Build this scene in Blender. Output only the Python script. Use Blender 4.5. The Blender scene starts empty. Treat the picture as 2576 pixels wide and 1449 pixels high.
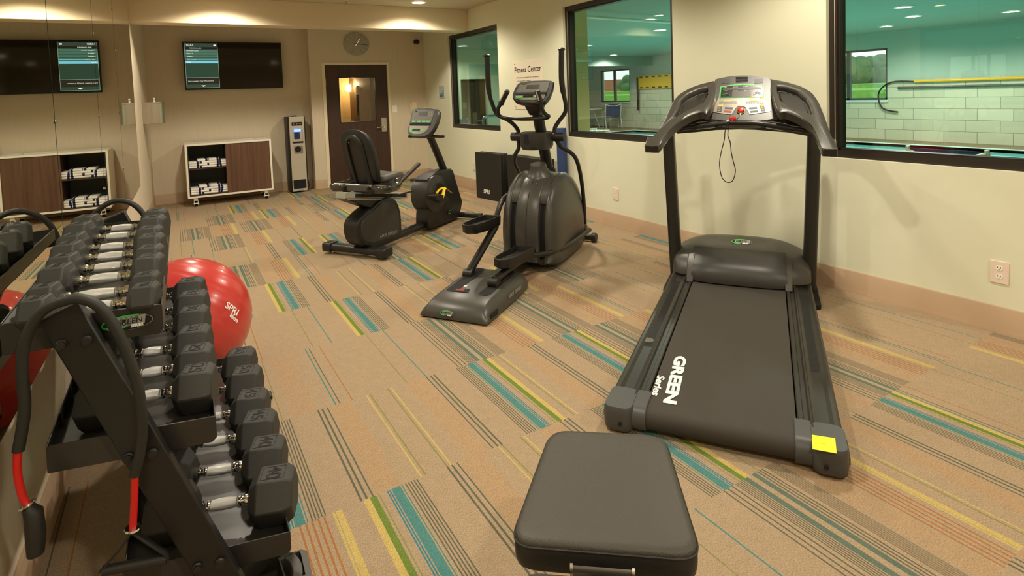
import bpy, math, random
from mathutils import Vector as V, Matrix
random.seed(7)
SC = bpy.context.scene
COL = SC.collection
# ------------------------------------------------------------------ camera
FPX, U0, V0 = 1428.386, 1288.0, 310.8          # focal length and principal point, pixels of the 2576x1449 frame
YAW, PITCH, ROLL = math.radians(-30.916), math.radians(-3.0647), math.radians(-2.0816)
EYE = V((0.2836, 0.0, 1.4707))
FWD = V((-math.sin(YAW)*math.cos(PITCH), math.cos(YAW)*math.cos(PITCH), math.sin(PITCH)))
_r = V((math.cos(YAW), math.sin(YAW), 0)); _u = _r.cross(FWD)
RGT = _r*math.cos(ROLL) + _u*math.sin(ROLL)
UPV = -_r*math.sin(ROLL) + _u*math.cos(ROLL)
cd = bpy.data.cameras.new('camera'); cam = bpy.data.objects.new('camera', cd); COL.objects.link(cam)
cd.sensor_fit = 'HORIZONTAL'; cd.sensor_width = 36.0
cd.lens = FPX/2576*36.0
cd.shift_x = 0.0; cd.shift_y = (V0-724.5)/2576
cd.clip_start = 0.05; cd.clip_end = 400
m = Matrix.Identity(4)
for i in range(3):
    m[i][0] = RGT[i]; m[i][1] = UPV[i]; m[i][2] = -FWD[i]; m[i][3] = EYE[i]
cam.matrix_world = m
SC.camera = cam
# ------------------------------------------------------------------ view, world
SC.view_settings.view_transform = 'Standard'
SC.view_settings.look = 'None'
SC.view_settings.gamma = 1.0
SC.view_settings.use_curve_mapping = False
SC.view_settings.exposure = 0.0
wd = bpy.data.worlds.new('world'); SC.world = wd; wd.use_nodes = True
bg = wd.node_tree.nodes['Background']; bg.inputs[0].default_value = (0.93, 0.97, 1.0, 1); bg.inputs[1].default_value = 1.8
# ------------------------------------------------------------------ room lamps (the light of each recessed downlight)
CEIL = 2.776
WARM = (1.0, 0.90, 0.74)
LAMPS = [(x, y) for y in (7.43, 4.72, 2.02, -0.68) for x in (0.86, 3.30)]
def spot(loc, power, col, angle=150, blend=0.5, size=0.07, aim=(0, 0, -1)):
    l = bpy.data.lights.new('downlight_light', 'SPOT'); l.energy = power; l.color = col
    l.spot_size = math.radians(angle); l.spot_blend = blend; l.shadow_soft_size = size
    o = bpy.data.objects.new('downlight_light', l); COL.objects.link(o); o.location = loc
    o.rotation_euler = V(aim).to_track_quat('-Z', 'Y').to_euler()
    return o
for x, y in LAMPS:
    spot((x, y, CEIL-0.03), 140, WARM, 152, 0.45)
POOL_CEIL = 2.62
POOL_LAMPS = [(7.2, 7.0), (8.7, 8.2), (12.1, 5.2), (13.6, 6.4), (13.4, 4.2), (7.2, 3.0), (9.5, 11.5), (12.5, 10.5), (6.2, 12.0), (10.4, 4.6), (13.0, 14.5)]
for x, y in POOL_LAMPS:
    spot((x, y, POOL_CEIL-0.03), 230, (1.0, 0.97, 0.88), 160, 0.5, 0.1)
# ------------------------------------------------------------------ helpers
def lin(c):
    f = lambda v: (v/255/12.92) if v/255 <= 0.04045 else ((v/255+0.055)/1.055)**2.4
    return (f(c[0]), f(c[1]), f(c[2]), 1.0)
def eye_ray(u, v):
    return FWD + RGT*((u-U0)/FPX) - UPV*((v-V0)/FPX)
def on_x(u, v, x): d = eye_ray(u, v); return EYE + d*((x-EYE.x)/d.x)
def on_y(u, v, y): d = eye_ray(u, v); return EYE + d*((y-EYE.y)/d.y)
def on_z(u, v, z): d = eye_ray(u, v); return EYE + d*((z-EYE.z)/d.z)
def on_plane(u, v, p, n):
    d = eye_ray(u, v); return EYE + d*((V(p)-EYE).dot(V(n))/d.dot(V(n)))
class Frame:
    """a machine's own axes: s to its right, f forward, z up"""
    def __init__(s, c, f):
        s.F = V((f[0], f[1], 0)).normalized(); s.S = V((s.F.y, -s.F.x, 0)); s.C = V((c[0], c[1], 0))
        s.rz = math.atan2(s.S.y, s.S.x)
    def loc(t, p): q = p-t.C; return V((q.dot(t.S), q.dot(t.F), p.z))
    def f(t, u, v, f): return t.loc(on_plane(u, v, t.C+t.F*f, t.F))
    def s(t, u, v, s): return t.loc(on_plane(u, v, t.C+t.S*s, t.S))
    def z(t, u, v, z): return t.loc(on_z(u, v, z))
    def pl(t, u, v, p, n):
        P = t.C+t.S*p[0]+t.F*p[1]+V((0, 0, p[2])); N = t.S*n[0]+t.F*n[1]+V((0, 0, n[2]))
        return t.loc(on_plane(u, v, P, N))

class MB:
    """collects shapes, with a material each, that become ONE mesh object"""
    def __init__(s, mat=None): s.v = []; s.f = []; s.mi = []; s.mats = []; s.cur = 0; s.T = Matrix.Identity(4); s.smooth = []; s.sm = True; s.mat(mat) if mat else None
    def mat(s, m):
        if m not in s.mats: s.mats.append(m)
        s.cur = s.mats.index(m); return s
    def tf(s, M=None): s.T = M or Matrix.Identity(4); return s
    def add(s, vs, fs):
        b = len(s.v); s.v += [s.T @ V(p) for p in vs]
        for f in fs: s.f.append([b+i for i in f]); s.mi.append(s.cur); s.smooth.append(s.sm)
        return s
    def box(s, x0, x1, y0, y1, z0, z1):
        v = [(x, y, z) for z in (z0, z1) for y in (y0, y1) for x in (x0, x1)]
        return s.add(v, [(0, 2, 3, 1), (4, 5, 7, 6), (0, 1, 5, 4), (2, 6, 7, 3), (0, 4, 6, 2), (1, 3, 7, 5)])
    def quad(s, a, b, c, d): return s.add([a, b, c, d], [(0, 1, 2, 3)])
    def poly(s, pts): return s.add(pts, [tuple(range(len(pts)))])
    def loft(s, rings, closed=True, caps=(True, True)):
        n = len(rings[0]); vs = [p for r in rings for p in r]; fs = []
        for i in range(len(rings)-1):
            for j in range(n if closed else n-1):
                k = (j+1) % n
                fs.append((i*n+j, i*n+k, (i+1)*n+k, (i+1)*n+j))
        if caps[0]: fs.append(tuple(reversed(range(n))))
        if caps[1]: fs.append(tuple((len(rings)-1)*n+j for j in range(n)))
        return s.add(vs, fs)
    def prism(s, pts, vec):
        vec = V(vec); return s.loft([[V(p) for p in pts], [V(p)+vec for p in pts]])
    def ring_prism(s, outer, inner, vec):
        """a plate with one hole: outer and inner loops of equal count"""
        vec = V(vec); n = len(outer)
        vs = [V(p) for p in outer]+[V(p) for p in inner]+[V(p)+vec for p in outer]+[V(p)+vec for p in inner]
        fs = []
        for j in range(n):
            k = (j+1) % n
            fs += [(j, k, n+k, n+j), (2*n+j, 3*n+j, 3*n+k, 2*n+k), (j, 2*n+j, 2*n+k, k), (n+j, n+k, 3*n+k, 3*n+j)]
        return s.add(vs, fs)
    def tube(s, path, r, n=10, caps=True, flat=None):
        path = [V(p) for p in path]; rs = r if isinstance(r, (list, tuple)) else [r]*len(path)
        rings = []; up = V((0, 0, 1))
        t0 = (path[1]-path[0]).normalized()
        a = t0.orthogonal().normalized() if abs(t0.dot(up)) > 0.95 else (up - t0*up.dot(t0)).normalized()
        for i, p in enumerate(path):
            t = ((path[min(i+1, len(path)-1)]-p).normalized() + (p-path[max(i-1, 0)]).normalized())
            t = t.normalized() if t.length > 1e-6 else t0
            a = (a - t*a.dot(t)).normalized(); b = t.cross(a)
            fa = flat or (1, 1)
            rings.append([p+(a*math.cos(2*math.pi*k/n)*fa[0]+b*math.sin(2*math.pi*k/n)*fa[1])*rs[i] for k in range(n)])
        return s.loft(rings, True, (caps, caps))
    def cyl(s, a, b, r, n=20, r2=None): return s.tube([a, b], [r, r if r2 is None else r2], n)
    def lathe(s, prof, c=(0, 0, 0), axis=(0, 0, 1), n=28, caps=True):
        ax = V(axis).normalized(); a = ax.orthogonal().normalized(); b = ax.cross(a); c = V(c)
        return s.loft([[c+ax*h+(a*math.cos(2*math.pi*k/n)+b*math.sin(2*math.pi*k/n))*r for k in range(n)] for r, h in prof], True, (caps, caps))
    def ball(s, c, r, nu=24, nv=14):
        r = r if isinstance(r, (tuple, list)) else (r, r, r); c = V(c)
        rings = []
        for i in range(nv+1):
            t = math.pi*(0.001+0.998*i/nv)
            rings.append([c+V((r[0]*math.sin(t)*math.cos(2*math.pi*k/nu), r[1]*math.sin(t)*math.sin(2*math.pi*k/nu), r[2]*-math.cos(t))) for k in range(nu)])
        return s.loft(rings)
    def text(s, body, M, size, ext=0.0005, align='CENTER', shear=0.0, bold=0.0, sx=1.0, space=1.0):
        cu = bpy.data.curves.new('t', 'FONT'); cu.body = body; cu.size = size; cu.extrude = ext; cu.align_x = align; cu.align_y = 'CENTER'
        cu.shear = shear; cu.offset = bold; cu.resolution_u = 3; cu.space_character = space
        o = bpy.data.objects.new('t', cu); COL.objects.link(o)
        bpy.context.view_layer.update()
        me = bpy.data.meshes.new_from_object(o.evaluated_get(bpy.context.evaluated_depsgraph_get()))
        X = M @ Matrix.Diagonal((sx, 1, 1, 1))
        s.sm = False; s.add([X @ v.co for v in me.vertices], [tuple(p.vertices) for p in me.polygons]); s.sm = True
        bpy.data.objects.remove(o); bpy.data.curves.remove(cu); bpy.data.meshes.remove(me)
        return s
def axes(o, x, y):
    """matrix whose local x runs along x, local y along y, at o"""
    x = V(x).normalized(); y = V(y); y = (y-x*y.dot(x)).normalized(); z = x.cross(y)
    M = Matrix.Identity(4)
    for i in range(3): M[i][0] = x[i]; M[i][1] = y[i]; M[i][2] = z[i]; M[i][3] = V(o)[i]
    return M
def rrect(cx, cy, w, h, r, n=5):
    """rounded rectangle loop, 2D"""
    r = min(r, w/2-1e-5, h/2-1e-5); out = []
    for qx, qy, a0 in ((1, 1, 0), (-1, 1, 90), (-1, -1, 180), (1, -1, 270)):
        for k in range(n+1):
            a = math.radians(a0+90*k/n); out.append((cx+qx*(w/2-r)+r*math.cos(a), cy+qy*(h/2-r)+r*math.sin(a)))
    return out
def resample(pts, n, closed=True):
    pts = [V(p) for p in pts]; q = pts+[pts[0]] if closed else pts
    L = [0]
    for a, b in zip(q, q[1:]): L.append(L[-1]+(b-a).length)
    out = []; m = n if closed else n-1; i = 0
    for k in range(n):
        t = L[-1]*k/m
        while i < len(q)-2 and L[i+1] < t: i += 1
        d = L[i+1]-L[i]; out.append(q[i].lerp(q[i+1], (t-L[i])/d if d > 1e-9 else 0))
    return out
def smoothpath(pts, k=6, closed=False):
    """Catmull-Rom through the points"""
    P = [V(p) for p in pts]; n = len(P); out = []
    g = (lambda i: P[i % n]) if closed else (lambda i: P[max(0, min(n-1, i))])
    for i in range(n if closed else n-1):
        a, b, c, d = g(i-1), g(i), g(i+1), g(i+2)
        for j in range(k):
            t = j/k
            out.append(0.5*((2*b)+(c-a)*t+(2*a-5*b+4*c-d)*t*t+(3*b-a-3*c+d)*t**3))
    if not closed: out.append(P[-1])
    return out
def build(name, mb, parent=None, world=False, bevel=0, seg=2, sub=0, angle=38):
    me = bpy.data.meshes.new(name)
    vs = mb.v
    if world and parent is not None:
        top = parent
        while top.parent: top = top.parent
        inv = (Matrix.Translation(top.location) @ top.rotation_euler.to_matrix().to_4x4()).inverted()
        vs = [inv @ p for p in vs]
    me.from_pydata([tuple(p) for p in vs], [], mb.f)
    for m_ in mb.mats: me.materials.append(m_)
    me.polygons.foreach_set('material_index', mb.mi)
    me.polygons.foreach_set('use_smooth', mb.smooth)
    me.update(); me.set_sharp_from_angle(angle=math.radians(angle))
    o = bpy.data.objects.new(name, me); COL.objects.link(o)
    if parent is not None: o.parent = parent
    if bevel:
        b = o.modifiers.new('Bevel', 'BEVEL'); b.width = bevel; b.segments = seg; b.limit_method = 'ANGLE'; b.angle_limit = math.radians(40); b.harden_normals = False
    if sub:
        q = o.modifiers.new('Subsurf', 'SUBSURF'); q.levels = sub; q.render_levels = sub
    return o
def tag(o, label, cat, group=None):
    o['label'] = label; o['category'] = cat
    if group: o['group'] = group
    return o
def thing(name, label, cat, loc=(0, 0, 0), rz=0, group=None):
    o = bpy.data.objects.new(name, None); COL.objects.link(o); o.location = loc; o.rotation_euler = (0, 0, rz); o.empty_display_size = 0.1
    return tag(o, label, cat, group)
def struct(name, mb, **k):
    o = build(name, mb, **k); o['kind'] = 'structure'; return o
def copy_tree(o, parent=None):
    c = o.copy(); COL.objects.link(c)
    if parent is not None: c.parent = parent
    for ch in list(o.children): copy_tree(ch, c)
    return c
# ------------------------------------------------------------------ materials
def mat(name, col, rough=0.5, metal=0.0, noise=0.0, nscale=60, bump=0.0, bscale=400, emit=0.0, coat=0.0, spec=0.5, ecol=None):
    m = bpy.data.materials.new(name); m.use_nodes = True; nt = m.node_tree; N = nt.nodes; L = nt.links
    b = N['Principled BSDF']; c = lin(col)
    b.inputs['Base Color'].default_value = c; b.inputs['Roughness'].default_value = rough; b.inputs['Metallic'].default_value = metal
    b.inputs['Specular IOR Level'].default_value = spec
    if coat: b.inputs['Coat Weight'].default_value = coat
    tc = N.new('ShaderNodeTexCoord')
    if noise:
        n = N.new('ShaderNodeTexNoise'); n.inputs['Scale'].default_value = nscale; n.inputs['Detail'].default_value = 3
        mx = N.new('ShaderNodeMix'); mx.data_type = 'RGBA'
        lo = tuple(v*(1-noise) for v in c[:3])+(1,); hi = tuple(min(1, v*(1+noise)) for v in c[:3])+(1,)
        mx.inputs[6].default_value = lo; mx.inputs[7].default_value = hi
        L.new(tc.outputs['Object'], n.inputs['Vector']); L.new(n.outputs['Fac'], mx.inputs[0]); L.new(mx.outputs[2], b.inputs['Base Color'])
    if bump:
        n2 = N.new('ShaderNodeTexNoise'); n2.inputs['Scale'].default_value = bscale; n2.inputs['Detail'].default_value = 2
        bp = N.new('ShaderNodeBump'); bp.inputs['Strength'].default_value = bump; bp.inputs['Distance'].default_value = 0.002
        L.new(tc.outputs['Object'], n2.inputs['Vector']); L.new(n2.outputs['Fac'], bp.inputs['Height']); L.new(bp.outputs['Normal'], b.inputs['Normal'])
    if emit:
        b.inputs['Emission Color'].default_value = lin(ecol or col); b.inputs['Emission Strength'].default_value = emit
    return m
def carpet(name, col):
    m = mat('carpet_'+name, col, 0.95, noise=0.10, nscale=26, bump=0.8, bscale=420, spec=0.1)
    nt = m.node_tree; N = nt.nodes; L = nt.links; b = N['Principled BSDF']
    mx = [n for n in N if n.type == 'MIX'][0]; tc = [n for n in N if n.type == 'TEX_COORD'][0]
    w = N.new('ShaderNodeTexNoise'); w.inputs['Scale'].default_value = 330; w.inputs['Detail'].default_value = 1
    mp = N.new('ShaderNodeMapping'); mp.inputs['Scale'].default_value = (1, 0.55, 1)
    L.new(tc.outputs['Object'], mp.inputs['Vector']); L.new(mp.outputs['Vector'], w.inputs['Vector'])
    rr = N.new('ShaderNodeMapRange'); rr.inputs[1].default_value = 0.3; rr.inputs[2].default_value = 0.7; rr.inputs[3].default_value = 0.74; rr.inputs[4].default_value = 1.22
    L.new(w.outputs['Fac'], rr.inputs[0])
    mul = N.new('ShaderNodeMix'); mul.data_type = 'RGBA'; mul.blend_type = 'MULTIPLY'; mul.inputs[0].default_value = 1
    L.new(mx.outputs[2], mul.inputs[6]); L.new(rr.outputs[0], mul.inputs[7]); L.new(mul.outputs[2], b.inputs['Base Color'])
    return m
def wallpaper(name, col, sx, sz, amt):
    """woven vinyl wallcovering: fine vertical threads"""
    m = mat(name, col, 0.75, spec=0.25); nt = m.node_tree; N = nt.nodes; L = nt.links; b = N['Principled BSDF']
    tc = N.new('ShaderNodeTexCoord'); mp = N.new('ShaderNodeMapping'); mp.inputs['Scale'].default_value = (sx, sx, sz)
    n = N.new('ShaderNodeTexNoise'); n.inputs['Scale'].default_value = 1; n.inputs['Detail'].default_value = 3
    L.new(tc.outputs['Object'], mp.inputs['Vector']); L.new(mp.outputs['Vector'], n.inputs['Vector'])
    mx = N.new('ShaderNodeMix'); mx.data_type = 'RGBA'; c = lin(col)
    mx.inputs[6].default_value = tuple(v*(1-amt) for v in c[:3])+(1,); mx.inputs[7].default_value = tuple(min(1, v*(1+amt)) for v in c[:3])+(1,)
    L.new(n.outputs['Fac'], mx.inputs[0]); L.new(mx.outputs[2], b.inputs['Base Color'])
    return m
def woodmat(name, c0, c1, sx=(30, 30, 1.2), rough=0.45):
    m = mat(name, c0, rough); nt = m.node_tree; N = nt.nodes; L = nt.links; b = N['Principled BSDF']
    tc = N.new('ShaderNodeTexCoord'); mp = N.new('ShaderNodeMapping'); mp.inputs['Scale'].default_value = sx
    n = N.new('ShaderNodeTexNoise'); n.inputs['Scale'].default_value = 1; n.inputs['Detail'].default_value = 5; n.inputs['Roughness'].default_value = 0.6
    cr = N.new('ShaderNodeValToRGB'); cr.color_ramp.elements[0].position = 0.32; cr.color_ramp.elements[1].position = 0.7
    cr.color_ramp.elements[0].color = lin(c1); cr.color_ramp.elements[1].color = lin(c0)
    L.new(tc.outputs['Object'], mp.inputs['Vector']); L.new(mp.outputs['Vector'], n.inputs['Vector']); L.new(n.outputs['Fac'], cr.inputs[0]); L.new(cr.outputs[0], b.inputs['Base Color'])
    return m
def glassmat(name, tint, refl=0.10):
    m = bpy.data.materials.new(name); m.use_nodes = True; nt = m.node_tree; N = nt.nodes; L = nt.links
    N.remove(N['Principled BSDF']); out = N['Material Output']
    t = N.new('ShaderNodeBsdfTransparent'); t.inputs[0].default_value = tint
    g = N.new('ShaderNodeBsdfGlossy'); g.inputs['Roughness'].default_value = 0.0; g.inputs[0].default_value = (0.9, 1, 0.93, 1)
    lw = N.new('ShaderNodeLayerWeight'); lw.inputs[0].default_value = 0.18
    ad = N.new('ShaderNodeMath'); ad.operation = 'MULTIPLY_ADD'; ad.inputs[1].default_value = 0.8; ad.inputs[2].default_value = refl*0.5
    mx = N.new('ShaderNodeMixShader'); L.new(lw.outputs['Fresnel'], ad.inputs[0]); L.new(ad.outputs[0], mx.inputs[0])
    L.new(t.outputs[0], mx.inputs[1]); L.new(g.outputs[0], mx.inputs[2]); L.new(mx.outputs[0], out.inputs[0])
    return m
def glow(name, col, s): return mat(name, col, 0.5, emit=s)
K = {}
K['paint'] = mat('paint_cream', (226, 226, 200), 0.8, noise=0.02, nscale=4, spec=0.2)
K['ceil'] = mat('ceiling_paint', (205, 192, 168), 0.9, noise=0.02, nscale=3, spec=0.1)
K['beam'] = mat('beam_paint', (226, 208, 178), 0.85, spec=0.15)
K['paper'] = wallpaper('wallcovering', (216, 202, 178), 130, 2.5, 0.10)
K['base'] = mat('vinyl_baseboard', (186, 158, 128), 0.5, noise=0.05, nscale=2.5)
K['trimw'] = mat('door_frame_paint', (236, 222, 190), 0.5)
K['bronze'] = mat('window_frame_bronze', (44, 38, 32), 0.35, spec=0.5)
K['bead'] = mat('window_glazing_bead', (176, 160, 138), 0.35)
K['glass'] = glassmat('window_glass', (0.90, 0.96, 0.91, 1), 0.07)
K['dglass'] = glassmat('door_glass', (0.92, 0.92, 0.88, 1), 0.06)
K['mirror'] = mat('mirror_silver', (222, 224, 206), 0.0, metal=1.0)
K['medge'] = mat('mirror_edge_glass', (70, 96, 88), 0.12, metal=0.6)
K['clip'] = mat('mirror_clip', (215, 215, 205), 0.25, metal=1.0)
K['blk'] = mat('black_plastic', (28, 27, 25), 0.45, noise=0.08, nscale=30)
K['blk2'] = mat('black_powder_coat', (22, 22, 21), 0.42, bump=0.15, bscale=900)
K['rub'] = mat('black_rubber', (44, 43, 39), 0.62, noise=0.10, nscale=80, bump=0.3, bscale=700)
K['tube'] = mat('black_tube_paint', (31, 30, 27), 0.36)
K['char'] = mat('charcoal_plastic', (66, 64, 58), 0.36, noise=0.05, nscale=25)
K['char2'] = mat('dark_charcoal_plastic', (48, 47, 43), 0.42, noise=0.05, nscale=25)
K['slate'] = mat('slate_grey_plastic', (70, 71, 70), 0.45)
K['vinyl'] = mat('black_vinyl', (62, 58, 50), 0.5, noise=0.05, nscale=180, bump=0.5, bscale=300)
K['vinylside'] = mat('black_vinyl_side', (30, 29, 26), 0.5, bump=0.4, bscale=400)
K['belt'] = mat('running_belt', (56, 51, 43), 0.7, noise=0.10, nscale=12, bump=0.5, bscale=900)
K['rail'] = mat('ribbed_side_rail', (36, 34, 29), 0.38, noise=0.08, nscale=20)
K['chrome'] = mat('chrome', (240, 240, 236), 0.14, metal=1.0)
K['knurl'] = mat('knurled_chrome', (235, 235, 230), 0.32, metal=1.0, bump=0.9, bscale=1500)
K['steel'] = mat('brushed_steel', (205, 200, 188), 0.32, metal=1.0)
K['silver'] = mat('silver_plastic', (140, 134, 122), 0.35, metal=0.35)
K['alu'] = mat('aluminium_rail', (196, 194, 184), 0.35, metal=0.7)
K['white'] = mat('white_laminate', (244, 240, 224), 0.4)
K['wht'] = mat('white_print', (245, 245, 240), 0.6)
K['dark'] = mat('matte_black', (14, 14, 13), 0.8)
K['red'] = mat('red_plastic', (200, 40, 34), 0.35)
K['yellow'] = mat('yellow_print', (238, 200, 60), 0.5)
K['green'] = mat('green_print', (52, 190, 76), 0.45)
K['greend'] = mat('green_key', (86, 200, 110), 0.45)
K['grey'] = mat('grey_print', (150, 148, 138), 0.5)
K['ink'] = mat('black_ink', (22, 22, 22), 0.6)
# ================================================================== THE SETTING
W, D, D2 = 4.2807, 9.916, 9.699
YF = -2.6                                            # wall behind the camera
def wallx(y): return -0.16+0.018*(y-2.5)             # the mirror wall runs very slightly askew
MEND = 7.62
# ---- floor: carpet tiles, each row of striped tiles laid out stripe by stripe
CP = {k: carpet(k, c) for k, c in dict(base=(166, 145, 118), tan=(172, 142, 108), orange=(164, 112, 70), yellow=(190, 168, 102), green=(108, 128, 58),
      olive=(138, 134, 86), teal=(80, 130, 126), cyan=(58, 124, 138), dark=(98, 98, 82), band=(98, 112, 98), taupe=(132, 118, 95)).items()}
TW = 0.633
def lines(a, b, n, col, duty=0.5):
    w = (b-a)/(n-0.0); return [(a+i*w, a+i*w+w*duty, col) for i in range(n)]
T1 = [(0.0, .024, 'yellow'), (.024, .047, 'green'), (.056, .061, 'olive'), (.088, .093, 'cyan'), (.097, .102, 'cyan'), (.106, .140, 'teal'), (.145, .149, 'teal')] + lines(.160, .216, 5, 'dark', .42) + \
     [(.332, .340, 'dark'), (.352, .360, 'dark'), (.376, .382, 'dark')] + lines(.392, .492, 9, 'tan', .7) + [(.566, .573, 'yellow'), (.584, .591, 'olive')]
T2 = [(0.0, .006, 'dark'), (.022, .028, 'dark'), (.045, .051, 'dark')] + lines(.066, .112, 5, 'dark', .45) + [(.112, .136, 'band'), (.160, .182, 'band')] + lines(.19, .232, 3, 'dark', .4) + \
     lines(.240, .302, 7, 'taupe', .75) + lines(.318, .405, 8, 'tan', .6) + lines(.418, .520, 5, 'orange', .34) + [(.532, .540, 'yellow'), (.543, .566, 'yellow')]
T3 = [(0.005, .011, 'teal'), (.026, .031, 'dark'), (.085, .090, 'orange'), (.366, .372, 'olive'), (.474, .480, 'teal')]
T4 = [(.05, .056, 'olive'), (.22, .226, 'dark'), (.40, .405, 'olive')] + lines(.45, .56, 8, 'tan', .5)
TS = {1: T1, 2: T2, 3: T3, 4: T4}
ROWS = [-2.7, -2.04, -1.37, -.70, -.03, .66, 1.335, 2.027, 2.75, 3.475, 4.20, 4.925, 5.65, 6.36, 7.05, 7.72, 8.38, 9.05, 9.95]
KNOWN = {.66: [(.66, 3, 1), (1.29, 3, 1), (1.92, 2, 1), (2.50, 1, -1), (3.133, 3, 1), (3.86, 2, -1)],
         1.335: [(-.48, 1, 1), (.16, 2, 1), (.804, 1, 1), (1.437, 1, -1), (2.07, 4, 1), (2.40, 4, 1), (2.98, 2, 1), (3.62, 3, 1)],
         2.027: [(-.17, 3, 1), (.462, 1, 1), (1.095, 1, -1), (1.728, 1, -1), (2.361, 2, 1), (2.994, 1, 1), (3.627, 3, 1)],
         2.75: [(.24, 4, 1), (.874, 3, 1), (1.535, 2, 1), (2.168, 2, 1), (2.80, 3, 1), (3.44, 1, -1)],
         3.475: [(-.08, 1, 1), (.56, 3, 1), (1.192, 1, 1), (1.825, 1, -1), (2.458, 2, -1), (3.1, 3, 1), (3.73, 1, -1)],
         4.20: [(.205, 3, 1), (.846, 1, 1), (1.468, 1, -1), (2.1, 4, 1), (2.73, 2, 1), (3.36, 3, 1)],
         4.925: [(-.07, 1, 1), (.565, 2, 1), (1.2, 3, 1), (1.833, 2, 1), (2.466, 1, 1), (3.1, 4, 1), (3.73, 1, -1)],
         5.65: [(.15, 4, 1), (.788, 1, -1), (1.578, 1, 1), (2.21, 2, 1), (2.85, 1, -1), (3.48, 4, 1)],
         6.36: [(-.08, 3, 1), (.556, 2, 1), (1.19, 4, 1), (1.823, 1, -1), (2.456, 2, 1), (3.09, 1, 1), (3.72, 3, 1)],
         7.05: [(.29, 2, 1), (.925, 2, 1), (1.56, 1, -1), (2.19, 4, 1), (2.83, 1, 1), (3.46, 2, 1)],
         7.72: [(-.05, 4, 1), (.59, 2, 1), (1.224, 1, 1), (1.86, 2, 1), (2.49, 3, 1), (3.12, 1, -1), (3.75, 2, 1)],
         8.38: [(.26, 3, 1), (.893, 1, 1), (1.53, 1, -1), (2.16, 2, 1), (2.79, 4, 1), (3.42, 1, 1)],
         9.05: [(-.1, 3, 1), (.53, 4, 1), (1.17, 3, 1), (1.8, 1, 1), (2.44, 4, 1), (3.07, 2, 1), (3.7, 1, 1)]}
fl = MB(CP['base']); fl.sm = False
XL, XR = -0.45, W
for y0, y1 in zip(ROWS, ROWS[1:]):
    tiles = KNOWN.get(y0) or [(XL+TW*i-random.random()*.3, random.choice((1, 2, 3)), random.choice((1, -1))) for i in range(9)]
    segs = []
    for x, t, d in tiles:
        for a, b, c in TS[t]:
            segs.append((x+a, x+b, c) if d > 0 else (x+TW-b, x+TW-a, c))
    segs.sort(); x = XL
    for a, b, c in segs:
        a = max(a, x); b = min(b, XR)
        if b-a < 1e-4 or a >= XR: continue
        if a > x+1e-5: fl.mat(CP['base']).quad((x, y0, 0), (a, y0, 0), (a, y1, 0), (x, y1, 0))
        fl.mat(CP[c]).quad((a, y0, 0), (b, y0, 0), (b, y1, 0), (a, y1, 0)); x = b
    if x < XR: fl.mat(CP['base']).quad((x, y0, 0), (XR, y0, 0), (XR, y1, 0), (x, y1, 0))
struct('floor', fl)
# ---- ceiling, walls, beam
struct('ceiling', MB(K['ceil']).box(-.5, W+.14, YF-.1, D+.1, CEIL, CEIL+.12))
ZS, ZT = .9323, 2.4537                               # window sill and head
WINS = [(6.994, 8.659), (3.741, 5.4326), (0.30, 2.311)]
wr = MB(K['paint']); wr.box(W, W+.14, YF, D2+.1, 0, ZS); wr.box(W, W+.14, YF, D2+.1, ZT, CEIL)
ys = [YF]+[q for a in sorted(WINS) for q in a]+[D2+.1]
for i in range(0, len(ys), 2): wr.box(W, W+.14, ys[i], ys[i+1], ZS, ZT)
struct('wall_right', wr)
DL, DR, DH = 2.5105, 3.5707, 2.05
PX = 2.267
wb = MB(K['paper']); wb.box(-.1, PX, D, D+.12, 0, CEIL)
wb.box(PX, DL-.04, D2, D+.12, 0, CEIL); wb.box(DR+.03, W, D2, D+.12, 0, CEIL); wb.box(DL-.04, DR+.03, D2, D+.12, DH+.03, CEIL)
struct('wall_back', wb)
struct('wall_front', MB(K['paper']).box(-.5, W+.14, YF-.12, YF, 0, CEIL))
wl = MB(K['paper'])
ya, yb = YF-.1, MEND+.02
wl.prism([(wallx(ya)-.012, ya, 0), (wallx(yb)-.012, yb, 0), (0, D, 0), (-.12, D+.1, 0), (-.6, ya, 0)], (0, 0, CEIL))
struct('wall_left', wl)
struct('trim_1', MB(K['beam']).box(-.09, W, 7.889, 8.17, 2.4507, CEIL), bevel=.004)      # dropped beam
# baseboards
def base_run(name, pts, nrm):
    mb = MB(K['base']); a, b = V(pts[0]), V(pts[1]); n = V(nrm); h = .1516
    prof = [(0, 0), (.016, 0), (.014, .02), (.010, .03), (.010, h-.006), (.006, h), (0, h)]
    mb.loft([[p+n*q[0]+V((0, 0, q[1])) for q in prof] for p in (a, b)])
    return struct(name, mb)
base_run('baseboard_right', ((W, YF, 0), (W, D2, 0)), (-1, 0, 0))
base_run('baseboard_back', ((0.0, D, 0), (PX, D, 0)), (0, -1, 0))
base_run('baseboard_step', ((PX, D2, 0), (PX, D, 0)), (-1, 0, 0))
base_run('baseboard_pier', ((PX, D2, 0), (DL-.05, D2, 0)), (0, -1, 0))
base_run('baseboard_door', ((DR+.04, D2, 0), (W, D2, 0)), (0, -1, 0))
base_run('baseboard_left', ((wallx(yb)-.012, yb, 0), (0, D, 0)), (1, -.03, 0))
base_run('baseboard_mirror', ((wallx(ya)-.012, ya, 0), (wallx(yb)-.012, yb, 0)), (1, -.018, 0))
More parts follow.
